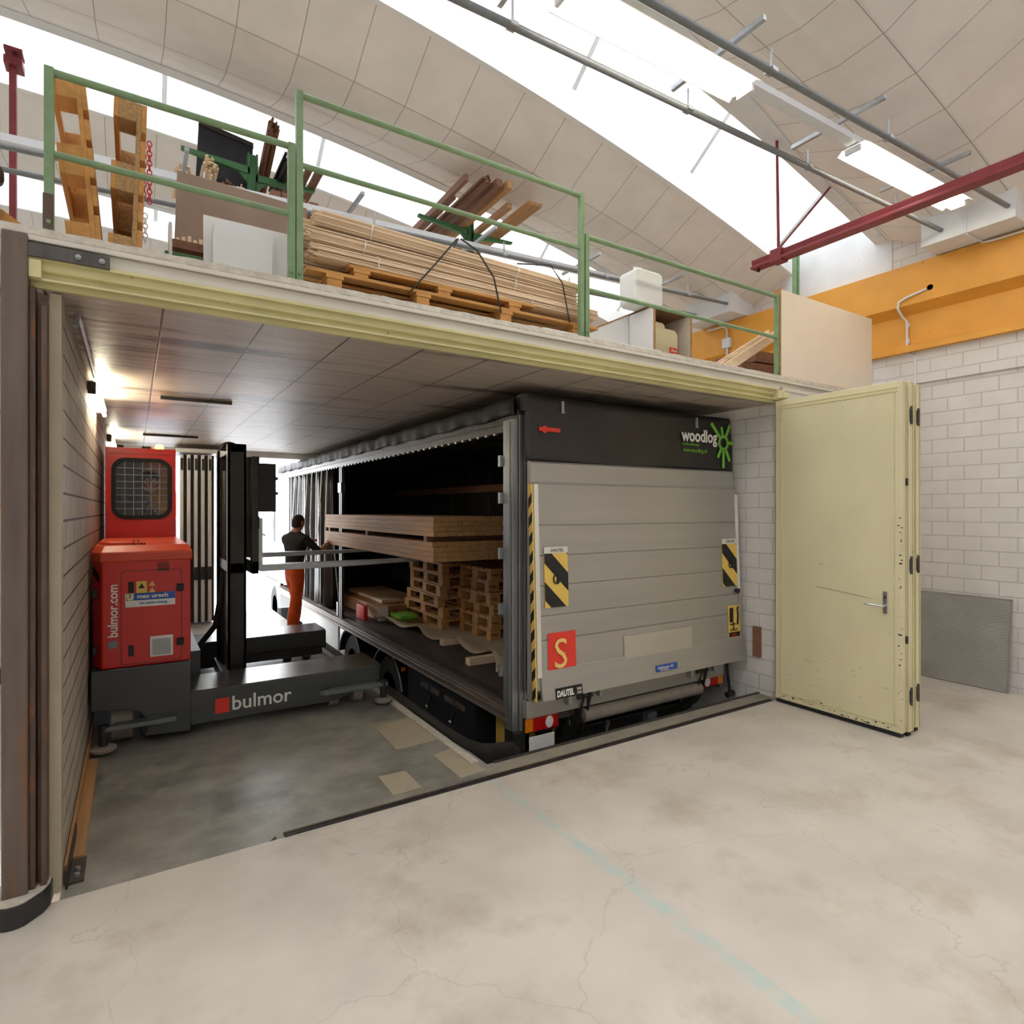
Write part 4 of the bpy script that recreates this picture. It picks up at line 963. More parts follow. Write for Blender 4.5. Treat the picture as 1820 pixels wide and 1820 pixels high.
text('lettering', 'Funkhouser AG', .036, frontM(3.89, gy(.3) - .0325, .394), 'logo_white', bl, wide=.85)
text('lettering', '4704 Wolfisberg', .018, frontM(3.92, gy(.3) - .0325, .377), 'logo_white', bl, wide=.9)
dp = MB().prism([(gy(.3) - .031, .318), (gy(.3) - .018, .40), (gy(.3) - .006, .40), (gy(.3) - .02, .318)], 'x', 2.78, 3.05).build('maker_plate', 'black', G, label='black plate with white lettering')
text('lettering', 'DAUTEL', .068, frontM(2.79, gy(.3) - .033, .335), 'logo_white', dp, wide=.66, bold=.003)
text('lettering', '5080\n1500', .03, frontM(2.985, gy(.3) - .033, .362), 'logo_white', dp, wide=.8)
dg = MB().prism([(gy(.55) - .005, .55), (gy(.86) - .005, .86), (gy(.86) - .001, .86), (gy(.55) - .001, .55)], 'x', 4.90, 5.07).build('danger_sticker', 'hazard_yellow', G, label='yellow danger sticker with black lift and person')
s = MB(); yy = gy(.7) - .008
s.box(4.915, 4.965, yy - .004, yy, .70, .84).box(4.965, 4.975, yy - .004, yy, .62, .70).box(4.92, 5.0, yy - .004, yy, .672, .685).box(4.905, 5.065, yy - .004, yy, .555, .60)
s.prism([(5.02, .67), (5.03, .78), (5.02, .80), (5.045, .80), (5.05, .76), (5.045, .67)], 'y', yy - .004, yy).ball((5.033, yy, .815), .012, .003, .014)
s.prism([(5.035 + (.022 if k % 2 else .009) * math.cos(R(30 * k)), .845 + (.02 if k % 2 else .008) * math.sin(R(30 * k)) - .01) for k in range(12)], 'y', yy - .003, yy)
s.build('pictogram', 'black', dg)
text('lettering', 'DANGER', .034, frontM(4.915, yy - .005, .613), 'black', dg, wide=.85)
text('lettering', 'STOP', .03, frontM(4.94, yy - .0055, .565), 'sign_red', dg)
MB().prism([(5.0, 1.0), (5.03, 1.02), (5.07, 1.02), (5.07, .98), (5.03, .98)], 'y', gy(1.0) - .02, gy(1.0)).build('stop_buffer', 'rubber', G)
# lift arms, torsion tube, bumper
U = MB().box(2.62, 5.0, TY - .05, TY + .03, .14, .285).build('rear_beam', 'gate_alu', T, bevel=.006)
MB().cyl((3.20, TY - .02, .06), (4.66, TY - .02, .06), .06, 20).build('torsion_tube', 'wheel_grey', T, smooth=True)
for x in (3.20, 4.66):
    a = MB(); a.prism([(TY - .12, .31), (TY - .02, .33), (TY + .10, .12), (TY + .12, -.05), (TY + .05, -.12), (TY - .03, .0)], 'x', x - .045, x - .03)
    a.prism([(TY - .12, .31), (TY - .02, .33), (TY + .10, .12), (TY + .12, -.05), (TY + .05, -.12), (TY - .03, .0)], 'x', x + .03, x + .045)
    a.cyl((x - .08, TY - .06, .24), (x + .08, TY - .06, .24), .022, 12).cyl((x - .1, TY + .05, .0), (x + .1, TY + .05, .0), .03, 14)
    ao = a.build('lift_arm', 'bare_steel', T, bevel=.003)
    MB().bar((x, TY - .09, .32), (x - .03, TY - .03, .14), .07, .02).build('link_plate', 'alu', ao, bevel=.003)
    MB().cyl((x - .02, TY + .02, .02), (x - .12, TY + .22, -.35), .045, 14).cyl((x - .02, TY + .0, .05), (x - .05, TY + .1, -.12), .06, 14).build('hydraulic_ram', 'dark_steel', ao, smooth=True)
    MB().box(x - .2, x - .16, TY - .10, TY - .04, .2, .31).build('bracket', 'galv', ao, bevel=.003); MB().box(x + .13, x + .16, TY - .10, TY - .04, .22, .31).build('bracket', 'galv', ao, bevel=.003)
MB().box(3.1, 4.6, TY + .12, TY + .22, -.30, -.10).build('underrun_bar', 'truck_black', T, bevel=.01)
MB().cyl((3.6, TY + .1, -.1), (3.6, TY + .14, -.2), .02, 8).build('towing_eye', 'galv', T)
MB().box(4.05, 4.16, TY + .05, TY + .12, -.3, -.1).build('underrun_fitting', 'galv', T)
MB().box(3.15, 3.27, TY + .05, TY + .12, -.46, -.25).build('underrun_fitting', 'galv', T)
MB().cyl((5.08, TY - .02, .25), (5.10, TY - .04, -.05), .015, 8).cyl((5.06, TY - .04, -.07), (5.15, TY - .04, -.06), .03, 12).build('rear_roller', 'dark_steel', T)
for x0, x1, side in ((2.62, 2.98, 0), (4.72, 5.05, 1)):
    L_ = MB().box(x0, x1, TY + .0, TY + .08, .0 if side == 0 else .03, .14 if side == 0 else .16).build('tail_light', 'black', T, bevel=.008)
    z0 = .015 if side == 0 else .045; z1 = .125 if side == 0 else .145
    (xa, xb) = (x0 + .015, x0 + .09) if side == 0 else (x1 - .09, x1 - .015)
    MB().box(xa, xb, TY - .012, TY + .0, z0, z1).build('indicator', 'tail_amber', L_, bevel=.006)
    (xa, xb) = (x0 + .092, x1 - .02) if side == 0 else (x0 + .02, x1 - .092)
    MB().box(xa, xb, TY - .012, TY + .0, z0, z1).build('stop_lamp', 'tail_red', L_, bevel=.006)
    MB().ball((x0 + .25 if side == 0 else x0 + .08, TY - .012, (z0 + z1) / 2), .04, .008, .05).build('reverse_lamp', 'logo_white', L_, smooth=True)
MB().box(2.64, 2.93, TY - .0, TY + .01, -.2, -.03).build('number_plate', 'white_plaster', T, bevel=.004)
# boxes under the bed
Q = MB().box(TX0 + .02, TX0 + .7, 4.75, 6.35, -.62, .05).build('pallet_box', 'navy_panel', T, bevel=.01, label='dark blue pallet box with bright latches')
for y in (4.95, 5.18, 5.5, 5.75): MB().box(TX0 + .005, TX0 + .02, y, y + .2, -.09, -.045).build('slot_handle', 'bed_edge', Q)
for y in (5.15, 5.7): MB().bar((TX0 + .01, y, -.14), (TX0 - .01, y + .04, -.24), .03, .015).ball((TX0 - .015, y + .04, -.26), .02, .02, .028).build('latch', 'chrome', Q, smooth=True)
MB().box(TX0 + .15, TX0 + .6, 4.28, 4.62, -.35, .04).box(TX0 + .13, TX0 + .15, 4.34, 4.37, -.35, .04).build('yellow_bin', 'hazard_yellow', T, bevel=.02)
MB().box(TX0 + .0, TX0 + .03, 9.0, 10.9, -.42, .06).build('side_skirt', 'truck_white', T, bevel=.006, label='white side skirt panel')
def wheel(x, y, z, r, parent, hub='alu'):
    w = MB().lathe([(r * .55, -.14), (r * .9, -.14), (r, -.10), (r, .10), (r * .9, .14), (r * .55, .14), (r * .5, .0), (r * .55, -.14)], (x, y, z), 'x', 36).build('wheel', 'rubber', parent, smooth=True)
    MB().lathe([(r * .56, -.13), (r * .52, -.05), (r * .28, -.03), (r * .22, -.12), (.001, -.13)], (x, y, z), 'x', 24).build('rim', hub, w, smooth=True)
    n = MB()
    for k in range(8): 
        a = 2 * math.pi * k / 8; n.cyl((x - .07, y + r * .4 * math.cos(a), z + r * .4 * math.sin(a)), (x - .03, y + r * .4 * math.cos(a), z + r * .4 * math.sin(a)), r * .03, 6)
    n.build('wheel_nut', 'chrome', w)
    return w
for (y) in (6.98, 8.42):
    wheel(TX0 + .18, y, PZ + .45, .45, T); wheel(TX1 - .18, y, PZ + .45, .45, T, 'dark_steel')
    f = MB(); pr = arc((y, PZ + .45), .53, 15, 165, 20); pr2 = arc((y, PZ + .45), .51, 165, 15, 20)
    f.prism(pr + pr2, 'x', TX0 + .0, TX0 + .36); f.build('mudguard', 'dark_steel', T)
    MB().tube([(TX0 - .0, p, q) for p, q in pr], .009, 6).build('mudguard_rim', 'alu', T, smooth=True)
wheel(TX0 + .2, 14.1, PZ + .5, .5, T); wheel(TX1 - .2, 14.1, PZ + .5, .5, T)
MB().cyl((TX0 + .02, 6.42, -.02), (TX0 - .02, 6.42, -.02), .025, 10).build('side_marker', 'tail_amber', T, smooth=True)
# driver's cab in front, outside
K = MB(); cp = [(13.4, -.3), (13.4, 2.1), (13.7, 2.35), (15.1, 2.3), (15.45, 1.2), (15.5, -.3), (14.75, -.3)] + arc((14.1, PZ + .5), .62, 20, 160, 10)[::1] + [(13.5, -.3)]
K.prism(cp, 'x', TX0 - .0, TX1); K = K.build('cab', 'truck_white', T, bevel=.03, label='white driver cab')
MB().prism([(14.0, 1.15), (14.0, 2.0), (14.85, 2.0), (15.15, 1.2)], 'x', TX0 - .01, TX0 + .01).build('side_window', 'window_glass', K)
MB().prism([(13.75, 1.1), (13.75, 2.05), (13.95, 2.05), (13.95, 1.1)], 'x', TX0 - .012, TX0 + .0).build('dark_pillar', 'truck_black', K)
mr = MB(); mr.box(2.17, 2.36, 14.9, 14.98, 1.72, 1.95).box(2.19, 2.35, 14.9, 14.97, 1.36, 1.66); mr = mr.build('mirror', 'truck_black', K, bevel=.03)
MB().tube([(TX0, 14.9, 2.1), (2.45, 14.92, 2.1), (2.38, 14.94, 2.0), (2.38, 14.94, 1.3), (TX0, 14.9, 1.2)], .02, 8).build('mirror_bracket', 'truck_black', mr, smooth=True)
MB().box(TX0 - .012, TX0 + .01, 13.6, 14.7, .25, .29).build('door_seam', 'dark_steel', K)

# ------------------------------------------------------------------ cargo: sheet, timber boxes, block
b = MB(); rn = random.Random(4)
edge = [(2.88, 8.4), (2.98, 7.7), (3.06, 7.2), (3.02, 6.8), (3.16, 6.3), (3.12, 6.0), (3.2, 5.6), (3.1, 5.2), (2.92, 4.9), (2.84, 4.62), (2.9, 4.45)]
nu = 50
def edgex(y):
    e = sorted([(q[1], q[0]) for q in edge]); return ramp2(y, e)
def sh(u, v):
    y = 4.45 + 4.1 * u; xe = edgex(y); x = xe + (4.95 - xe) * v
    z = .222 + .05 * max(0, 1 - v * 6) * (1.1 + math.sin(y * 7.3)) + .012 * math.sin(y * 9 + x * 5) * max(0, 1 - v * 4)
    if y > 8.2: z += (y - 8.2) * .5 * max(0, 1 - v * 5)
    if y < 5: z += (5 - y) * .12 * max(0, 1 - v * 5)
    return (x, y, z)
b.grid(sh, nu, 16)
tag(b.build('packing_sheet', 'paper', smooth=True, solid=.004), 'large beige packing sheet with a wavy edge spread on the truck bed', 'sheet')
for y, (xa, xb), lab in ((5.35, (3.0, 3.6), 'pale timber block under the packing sheet nearest the rear post'), (6.3, (3.16, 3.3), 'short timber block under the packing sheet below the pallets')):
    tag(MB().box(xa - .12, xb, y, y + .09, .212, .212 + .07).build('timber_block', 'lath'), lab, 'timber block')
def board_stack(name, label, x0, x1, y0, y1, z0, layers, nb, m, grp=None, cat_='stack of boards', gap=.003, seed=1, skip=()):
    rn = random.Random(seed); t = thing(name, label, cat_, ((x0 + x1) / 2, y0, z0), group=grp); z = z0
    for li, th in enumerate(layers):
        b = MB()
        if th < 0:
            for y in (y0 + .15, (y0 + y1) / 2, y1 - .25): b.box(x0, x1, y, y + .08, z, z - th)
            b.build('spacer', 'dark_timber', t); z -= th; continue
        w = (x1 - x0) / nb
        for i in range(nb): b.box(x0 + i * w, x0 + (i + 1) * w - gap, y0 + rn.uniform(-.015, .015), y1 + rn.uniform(-.02, .02), z, z + th - .002)
        b.build('board_layer', m, t); z += th
    return t
board_stack('timber_box', 'flat stack of dark boards with a pale board on top lying on the truck bed', 2.95, 3.55, 8.25, 10.2, .215, [.05, .05, .05, .045], 4, 'board_timber')
tag(MB().box(3.1, 3.7, 8.5, 10.1, .415, .46).build('plank', 'lath'), 'pale plank lying on top of the dark board stack in the truck', 'plank')
tag(MB().grid(lambda u, v: (2.93 + .16 * v, 8.215 - .012 * math.sin(3 * u), .42 - .26 * u), 6, 2).build('hanging_cloth', 'white_plaster', solid=.006), 'small white cloth hanging over the end of the board stack', 'cloth')
tag(MB().box(2.78, 2.84, 8.35, 8.7, .212, .42).build('orange_chock', 'sign_red', bevel=.01), 'orange red plate standing on the truck bed by the middle post', 'plate')
t = thing('green_pack', 'low green and white printed packs beside the pallet stack', 'packs', (3.35, 7.95, .23))
for i, z in enumerate((.235, .285)): MB().box(3.02 + .08 * i, 3.36, 7.75 + .1 * (1 - i), 8.1 + .05 * i, z, z + .045).build('pack', 'logo_green' if i else 'olive_sheet', t, bevel=.004)
# the load carried on the forks
board_stack('timber_load', 'long pack of boards in two tiers carried on the forks into the truck', 2.52, 3.5, 5.45, 9.4, 1.275, [.05, .05, .05, .05, -.055, .05, .05, .05, .05], 6, 'board_timber', seed=8)
# ------------------------------------------------------------------ sideloader
F = thing('side_loader', 'red and dark grey sideloading forklift with white lettering in the left half of the bay', 'forklift', (.6, 6.6, 0))
# engine body
pl = [(-.205, 5.41), (.385, 5.41), (.385, 7.1), (-.265, 7.1), (-.265, 5.56)]
E_ = MB().prism(pl, 'z', .60, 1.42).build('engine_body', 'fork_red', F, bevel=.012, seg=3)
lid = [(-.215, 5.395), (.395, 5.395), (.395, 7.1), (-.275, 7.1), (-.275, 5.555)]
b = MB(); n = 5
vs = [(x, y, 1.405) for x, y in lid] + [(x, y, 1.475) for x, y in lid] + [(x * .93 + .004, 6.2 + (y - 6.2) * .9, 1.525) for x, y in lid]
b.add(vs, [tuple(range(4, -1, -1)), tuple(range(10, 15))] + [(k * 5 + i, k * 5 + (i + 1) % 5, k * 5 + 5 + (i + 1) % 5, k * 5 + 5 + i) for k in (0, 1) for i in range(5)])
lo = b.build('hood', 'fork_red_lit', F, bevel=.01)
MB().prism([(-.235, 5.75), (-.17, 5.62), (.06, 5.62), (.06, 6.4), (-.235, 6.4)], 'z', 1.5, 1.545).build('hood_cover', 'fork_red_lit', lo, bevel=.012)
s = MB()
for x, y in ((-.0, 5.66), (.03, 5.66), (.0, 5.58), (.05, 5.56), (.07, 5.56)): s.ball((x, y, 1.55 if y > 5.6 else 1.53), .009, .009, .007, 8)
s.build('screw', 'black', lo)
yf = 5.41
fr = MB()
outer = rrect(-.083, .322, .6 + .02, 1.335, .03); inner = [(p[0] + (.004 if p[0] < .12 else -.004), p[1] + (.004 if p[1] < 1 else -.004)) for p in outer]
fr.holed(outer, inner, 'y', yf - .003, yf); fr.build('service_door', 'dark_steel', E_)
for x in (.29,):
    for z in (.73, 1.16): MB().box(x - .005, x + .045, yf - .02, yf, z, z + .055).box(x + .005, x + .035, yf - .026, yf - .02, z + .005, z + .05).build('hinge', 'black', E_, bevel=.004)
for z in (.73, 1.16): MB().box(-.262, -.235, yf + .03, yf + .07, z - .02, z + .04).build('side_hinge', 'black', E_, bevel=.004)
for (x, z) in ((-.035, 1.165), (-.035, .68)): MB().box(x, x + .035, yf - .008, yf, z, z + .085).build('door_latch', 'black', E_, bevel=.006)
v = MB()
for i in range(6): v.box(.155, .235, yf - .004, yf, 1.372 - i * .012 + .012, 1.377 - i * .012 + .012)
v.build('louvre', 'black', E_)
for i in range(3): MB().bar((-.262, yf + .13 , 1.36 - i * .02), (-.222, yf + .03, 1.30 - i * .02), .012, .006).build('side_louvre', 'black', E_)
vo = MB().box(.105, .26, yf - .012, yf, .66, .82).build('air_vent', 'logo_white', E_, bevel=.003, label='pale grey ventilation grille')
g = MB()
for i in range(11): g.box(.12, .245, yf - .016, yf - .012, .675 + i * .0115, .680 + i * .0115)
g.build('slats', 'conduit_grey', vo)
w1 = MB().box(.015, .085, yf - .004, yf, 1.155, 1.25).build('warning_sticker', 'hazard_yellow', E_)
MB().prism([(.05, 1.235), (.028, 1.195), (.072, 1.195)], 'y', yf - .006, yf - .004).build('triangle', 'black', w1)
for z in (1.16, 1.21): MB().prism([(.12, z + .04), (.098, z), (.142, z)], 'y', yf - .004, yf).build('triangle_sticker', 'hazard_yellow', E_)
st = MB().box(-.055, .275, yf - .004, yf, 1.055, 1.16).build('dealer_sticker', 'logo_white', E_)
MB().box(.0, .275, yf - .0055, yf - .004, 1.105, 1.16).build('blue_band', 'sign_blue', st)
MB().box(-.05, -.002, yf - .0055, yf - .004, 1.105, 1.158).build('square', 'olive_sheet', st)
text('lettering', 'U', .055, frontM(-.045, yf - .0065, 1.112), 'logo_white', st, bold=.003)
text('lettering', 'max urech', .044, frontM(.02, yf - .0065, 1.121), 'logo_white', st, bold=.0015, wide=1.1)
text('lettering', 'Die starke Lösung', .024, frontM(.035, yf - .0065, 1.075), 'sign_blue', st, bold=.0006, wide=1.05)
text('lettering', 'bulmor.com', .088, Matrix.Translation((-.105, yf - .003, .835)) @ Matrix.Rotation(R(-90), 4, 'Y') @ Matrix.Rotation(R(90), 4, 'X'), 'logo_white', E_, wide=.93, bold=.0018, label='white upright lettering')
MB().box(-.165, -.105, yf - .004, yf, .755, .81).build('grey_square', 'conduit_grey', E_)
# chassis
ch = [(-.27, .60), (.383, .60), (.383, .04), (.07, .06)] + arc((-.06, .14), .145, -10, 90, 6)[0:] + [(-.26, .30), (-.27, .30)]
C_ = MB().prism(ch, 'y', 5.385, 5.43)
C_.prism([(-.27, .60), (.383, .60), (.383, .30), (-.27, .30)], 'y', 5.43, 8.6).box(.05, .38, 5.43, 8.6, .06, .6)
C_ = C_.build('chassis', 'fork_dark', F, bevel=.008)
wh = MB().lathe([(.001, -.08), (.16, -.08), (.165, -.06), (.165, .06), (.16, .08), (.001, .08)], (-.08, 5.50, .165), 'x', 28)
wh = MB().cyl((-.155, 5.62, .165), (-.005, 5.62, .165), .165, 28).build('drive_wheel', 'wheel_grey', F, bevel=.01, smooth=True)
def arm(y0, y1, top_label):
    A = MB().prism([(.383, .34), (.383, .075), (1.55, .075), (1.72, .13), (1.97, .13), (1.97, .34)], 'y', y0, y0 + .02)
    A.prism([(.383, .34), (.383, .075), (1.55, .075), (1.72, .13), (1.97, .13), (1.97, .34)], 'y', y1 - .02, y1)
    A.box(.383, 1.97, y0 + .02, y1 - .02, .28, .335)
    A.box(1.95, 1.97, y0, y1, .13, .34)
    A = A.build('platform_arm', 'fork_dark', F, bevel=.006)
    MB().prism([(.385, y0 + .015), (1.93, y0 + .015), (1.975, y0 + .06), (1.975, y1 - .02), (.385, y1 - .02)], 'z', .335, .343).build('tread_plate', 'deck_worn', A)
    for x in (1.50, 1.72): MB().cyl((x, y0 + .14, .10), (x + .09, y0 + .14, .10), .10, 20).build('load_wheel', 'wheel_grey', A, bevel=.008, smooth=True)
    return A
A1 = arm(5.41, 5.97, ''); A2 = arm(7.33, 7.88, '')
MB().box(.56, .665, 5.404, 5.41, .135, .255).build('red_square', 'sign_red', A1)
text('lettering', 'bulmor', .165, frontM(.68, 5.4085, .145), 'logo_white', A1, wide=.98, bold=.002, label='white lettering')
MB().box(.385, .5, 5.97, 7.33, .06, .55).build('cross_frame', 'fork_dark', F)
MB().box(.5, 1.9, 5.985, 6.06, .08, .17).build('mast_rail', 'dark_steel', F); MB().box(.5, 1.9, 7.24, 7.32, .08, .17).build('mast_rail', 'dark_steel', F)
# guide rollers on brackets
for (xa, xb, rx, z) in ((1.38, 2.0, 1.955, .17), (-.225, .285, -.19, .165)):
    g = MB().prism([(xa, 5.33), (xa + .03, 5.29), (xb - .01, 5.29), (xb, 5.31), (xb, 5.345), (xa + .04, 5.345)], 'z', z, z + .035)
    g.box(min(xa, xb) + .1, max(xa, xb) - .1, 5.33, 5.41, z + .002, z + .03)
    g = g.build('guide_bracket', 'bracket_grey', F, bevel=.004)
    MB().cyl((rx, 5.317, .06), (rx, 5.317, z + .05), .03, 18).lathe([(.036, z + .03), (.036, z + .05), (.001, z + .055)], (rx, 5.317, 0)).build('roller_post', 'dark_steel', g, smooth=True)
    MB().lathe([(.001, .012), (.055, .015), (.082, .03), (.085, .05), (.06, .065), (.001, .065)], (rx, 5.317, 0)).build('guide_roller', 'wheel_grey', g, smooth=True)
# mast
m_ = MB()
for y in (6.12, 6.95):
    m_.box(.74, .90, y, y + .035, .10, 2.42).box(.74, .765, y, y + .10, .10, 2.42).box(.875, .90, y, y + .10, .10, 2.42)
m_.box(.72, .92, 6.08, 7.1, .10, .22).box(.76, .88, 6.12, 7.05, 2.34, 2.42).box(.76, .88, 6.12, 7.05, 1.2, 1.3)
m_ = m_.build('mast', 'mast_dark', F, bevel=.004)
for y in (6.35, 6.8): MB().cyl((.8, y, .2), (.8, y, 2.2), .035, 14).build('hydraulic_ram', 'bare_steel', m_, smooth=True)
MB().tube([(.8, 6.5, 2.40)] + [(.8 + .09 * math.cos(R(a)), 6.5, 2.36 + .09 * math.sin(R(a))) for a in range(150, -30, -20)] + [(.9, 6.5, 1.9)], .025, 8).build('chain_pulley', 'mast_dark', m_, smooth=True)
cg = MB(); cg.box(.93, 1.0, 6.02, 8.3, 1.62, 1.74).box(.93, 1.0, 6.02, 8.3, 2.2, 2.3).box(.93, .99, 6.0, 6.1, 1.2, 2.3).box(.93, .99, 6.55, 6.63, 1.6, 2.3).box(.93, .99, 7.1, 7.2, 1.2, 2.3).box(.93, .99, 8.2, 8.3, 1.6, 2.3)
cg.box(.9, .94, 6.1, 7.1, 1.35, 2.3).box(.98, 1.2, 6.3, 6.9, 1.78, 2.26).box(.93, .99, 6.0, 8.1, 1.2, 1.32)
cg = cg.build('fork_carriage', 'mast_dark', F, bevel=.006)
MB().box(1.0, 1.23, 6.35, 6.85, 1.95, 1.98).box(1.0, 1.23, 6.35, 6.85, 2.1, 2.13).build('valve_block', 'bare_steel', cg)
for y in (6.15, 7.9):
    f = MB().prism([(1.0, 1.72), (1.05, 1.72), (1.05, 1.27), (2.0, 1.265), (3.45, 1.262), (3.45, 1.25), (2.0, 1.215), (1.03, 1.205), (1.0, 1.23)], 'y', y, y + .13)
    f.build('fork', 'galv', F, bevel=.004, label='bright steel fork')
MB().tube([(.40, 6.7, .42), (.55, 6.72, .44), (.7, 6.75, .62), (.76, 6.78, .95), (.78, 6.8, 1.2)], .028, 10).build('hose', 'rubber', F, smooth=True)
# operator cab
cy0, cy1, cx0, cx1, cz0, cz1 = 7.3, 8.55, -.245, .378, .6, 2.44
rr = rrect(-.165, .31, 1.735, 2.305, .10)
cb = MB().holed(rect_like(rr, cx0, cx1, cz0, cz1), rr, 'y', cy0, cy0 + .035).build('cab_front_panel', 'fork_red', F, bevel=0)
rr2 = rrect(-.195, .34, 1.705, 2.335, .125)
MB().holed(rr2, rrect(-.158, .303, 1.742, 2.298, .095), 'y', cy0 - .014, cy0 + .0).build('window_seal', 'rubber', cb)
MB().prism(rr, 'y', cy0 + .012, cy0 + .018).build('window_pane', 'window_glass', cb)
ms = MB()
for i in range(1, 6): ms.box(-.158 + i * .077, -.1535 + i * .077, cy0 + .03, cy0 + .034, 1.74, 2.30)
for i in range(1, 8): ms.box(-.158, .303, cy0 + .03, cy0 + .034, 1.74 + i * .07, 1.7445 + i * .07)
ms.build('guard_mesh', 'galv', cb)
MB().box(cx0 + .03, cx1 - .03, cy0 - .003, cy0, 2.375, 2.379).build('panel_seam', 'dark_steel', cb)
cbd = MB().box(cx0, cx0 + .03, cy0 + .035, cy1, cz0, cz1).box(cx0, cx1, cy0 + .03, cy1, cz1 - .03, cz1).box(cx0, cx1, cy0 + .03, cy1, 1.0, 1.04).box(cx1 - .03, cx1, cy0 + .03, cy1, cz0, 1.3).box(cx1 - .03, cx1, cy0 + .035, cy0 + .1, cz0, cz1).box(cx1 - .03, cx1, cy1 - .06, cy1, cz0, cz1)
cbd = cbd.build('cab_shell', 'fork_red', F, bevel=.006)
MB().box(cx0 + .03, .09, cy1 - .03, cy1, cz0, cz1 - .03).build('cab_back_lining', 'fork_dark', F)
MB().box(.09, cx1 - .03, cy1 - .03, cy1, cz0, cz1 - .03).build('cab_back_door', 'cab_orange', F, label='orange inner door panel')
MB().box(cx0 + .031, cx0 + .04, cy0 + .04, cy1, 1.04, cz1 - .03).build('cab_side_lining', 'fork_dark', F)
MB().box(-.19, .12, 7.75, 8.2, 1.38, 1.46).box(-.20, -.12, 7.75, 8.2, 1.4, 2.0).box(-.12, .05, 7.8, 8.15, 1.04, 1.38).build('operator_seat', 'dark_cloth', F, bevel=.03)
MB().box(.22, .34, 7.45, 8.3, 1.55, 1.72).cyl((.27, 7.7, 1.7), (.22, 7.7, 1.80), .012, 8).build('control_console', 'black', F, bevel=.01)
MB().lathe([(.05, 0), (.05, .025), (.001, .025)], (.12, 7.42, cz1)).build('beacon_base', 'black', F)
MB().lathe([(.04, .0), (.042, .03), (.03, .055), (.001, .06)], (.23, 7.42, cz1 + .0)).build('beacon', 'amber', F, smooth=True, label='lit amber beacon')
MB().lathe([(.03, 0), (.03, .03), (.001, .035)], (-.12, 7.42, cz1)).build('horn', 'black', F, smooth=True)

# ------------------------------------------------------------------ bay wall lamps, conduit, soffit rails
for i, (y, lab) in enumerate(((5.35, 'lit tube lamp on the left bay wall below the soffit, the nearer one'), (9.0, 'lit tube lamp on the left bay wall behind the forklift cab'))):
    t = thing('wall_lamp', lab, 'lamp', (-.25, y, 2.72), group='tube lamps on the left bay wall')
    MB().box(-.288, -.25, y, y + 1.25, 2.68, 2.75).build('housing', 'trunk_white', t, bevel=.004)
    for dz in (2.655, 2.70): MB().cyl((-.225, y + .05, dz), (-.225, y + 1.2, dz), .015, 10).build('tube', 'bay_tube_glow', t, smooth=True)
    MB().box(-.288, -.235, y - .01, y + .01, 2.65, 2.74).build('end_bracket', 'dark_steel', t, bevel=.004)
conduit('ceiling_conduit', 'bright conduit pipe running along the left bay wall under the soffit', [(-.24, 3.62, 2.70), (-.24, 3.66, 2.765), (-.235, 3.75, 2.765), (-.24, 5.3, 2.765)], .012, 'galv')
for (xa, xb, y, lab) in ((.2, .78, 6.15, 'short dark rail under the soffit, the nearer one'), (.1, .75, 9.3, 'short dark rail under the soffit above the forklift cab')):
    tag(MB().box(xa, xb, y, y + .03, 2.785, 2.815).build('soffit_rail', 'dark_steel'), lab, 'rail')
# far folding door
t = thing('far_folding_door', 'white folding door stacked open at the far end of the bay beside the forklift', 'door', (.85, 11, 0))
for i in range(5):
    x = .60 + i * .098
    lf = MB().box(x, x + .05, 10.55, 11.45, .03, 2.66).build('door_leaf', 'door_white', t, bevel=.005)
    MB().box(x + .054, x + .09, 10.6, 11.4, .03, 2.66).build('rubber_seal', 'dark_steel', lf)
    MB().box(x + .01, x + .04, 10.53, 10.55, 2.42, 2.6).box(x + .0, x + .05, 10.53, 10.55, .7, .9).build('hinge', 'dark_steel', lf)
MB().box(.55, 1.3, 10.5, 11.45, 2.69, 2.75).prism([(1.1, 2.69), (1.3, 2.69), (1.1, 2.6)], 'y', 10.5, 10.55).build('track', 'trunk_white', t)
# things outside
t = thing('parked_van', 'blue and white vehicle parked outside beyond the bay', 'van', (.9, 24, PZ))
MB().prism([(.2, PZ + .4), (.2, PZ + 1.6), (.45, PZ + 2.4), (2.1, PZ + 2.4), (2.1, PZ + .4)], 'y', 23, 27).build('body', 'car_blue', t, bevel=.08)
MB().box(.5, 1.9, 22.96, 23.0, PZ + 1.5, PZ + 2.2).build('windscreen', 'window_glass', t, bevel=.02)
MB().box(.3, 2.0, 22.95, 23.0, PZ + .8, PZ + .95).build('white_stripe', 'truck_white', t)
for x in (.35, 1.95): MB().cyl((x - .12, 23.6, PZ + .4), (x + .12, 23.6, PZ + .4), .4, 24).build('wheel', 'rubber', t, smooth=True)
t = thing('parked_lorry', 'red lorry front far outside above the blue vehicle', 'lorry', (2.6, 34, PZ))
MB().box(.8, 3.4, 34, 38, PZ + .6, PZ + 3.6).build('body', 'sign_red', t, bevel=.1)
MB().box(1.1, 3.1, 33.95, 34, PZ + 2.1, PZ + 3.1).build('windscreen', 'window_glass', t, bevel=.03)
for x in (1.0, 3.2): MB().cyl((x - .15, 34.8, PZ + .5), (x + .15, 34.8, PZ + .5), .5, 24).build('wheel', 'rubber', t, smooth=True)

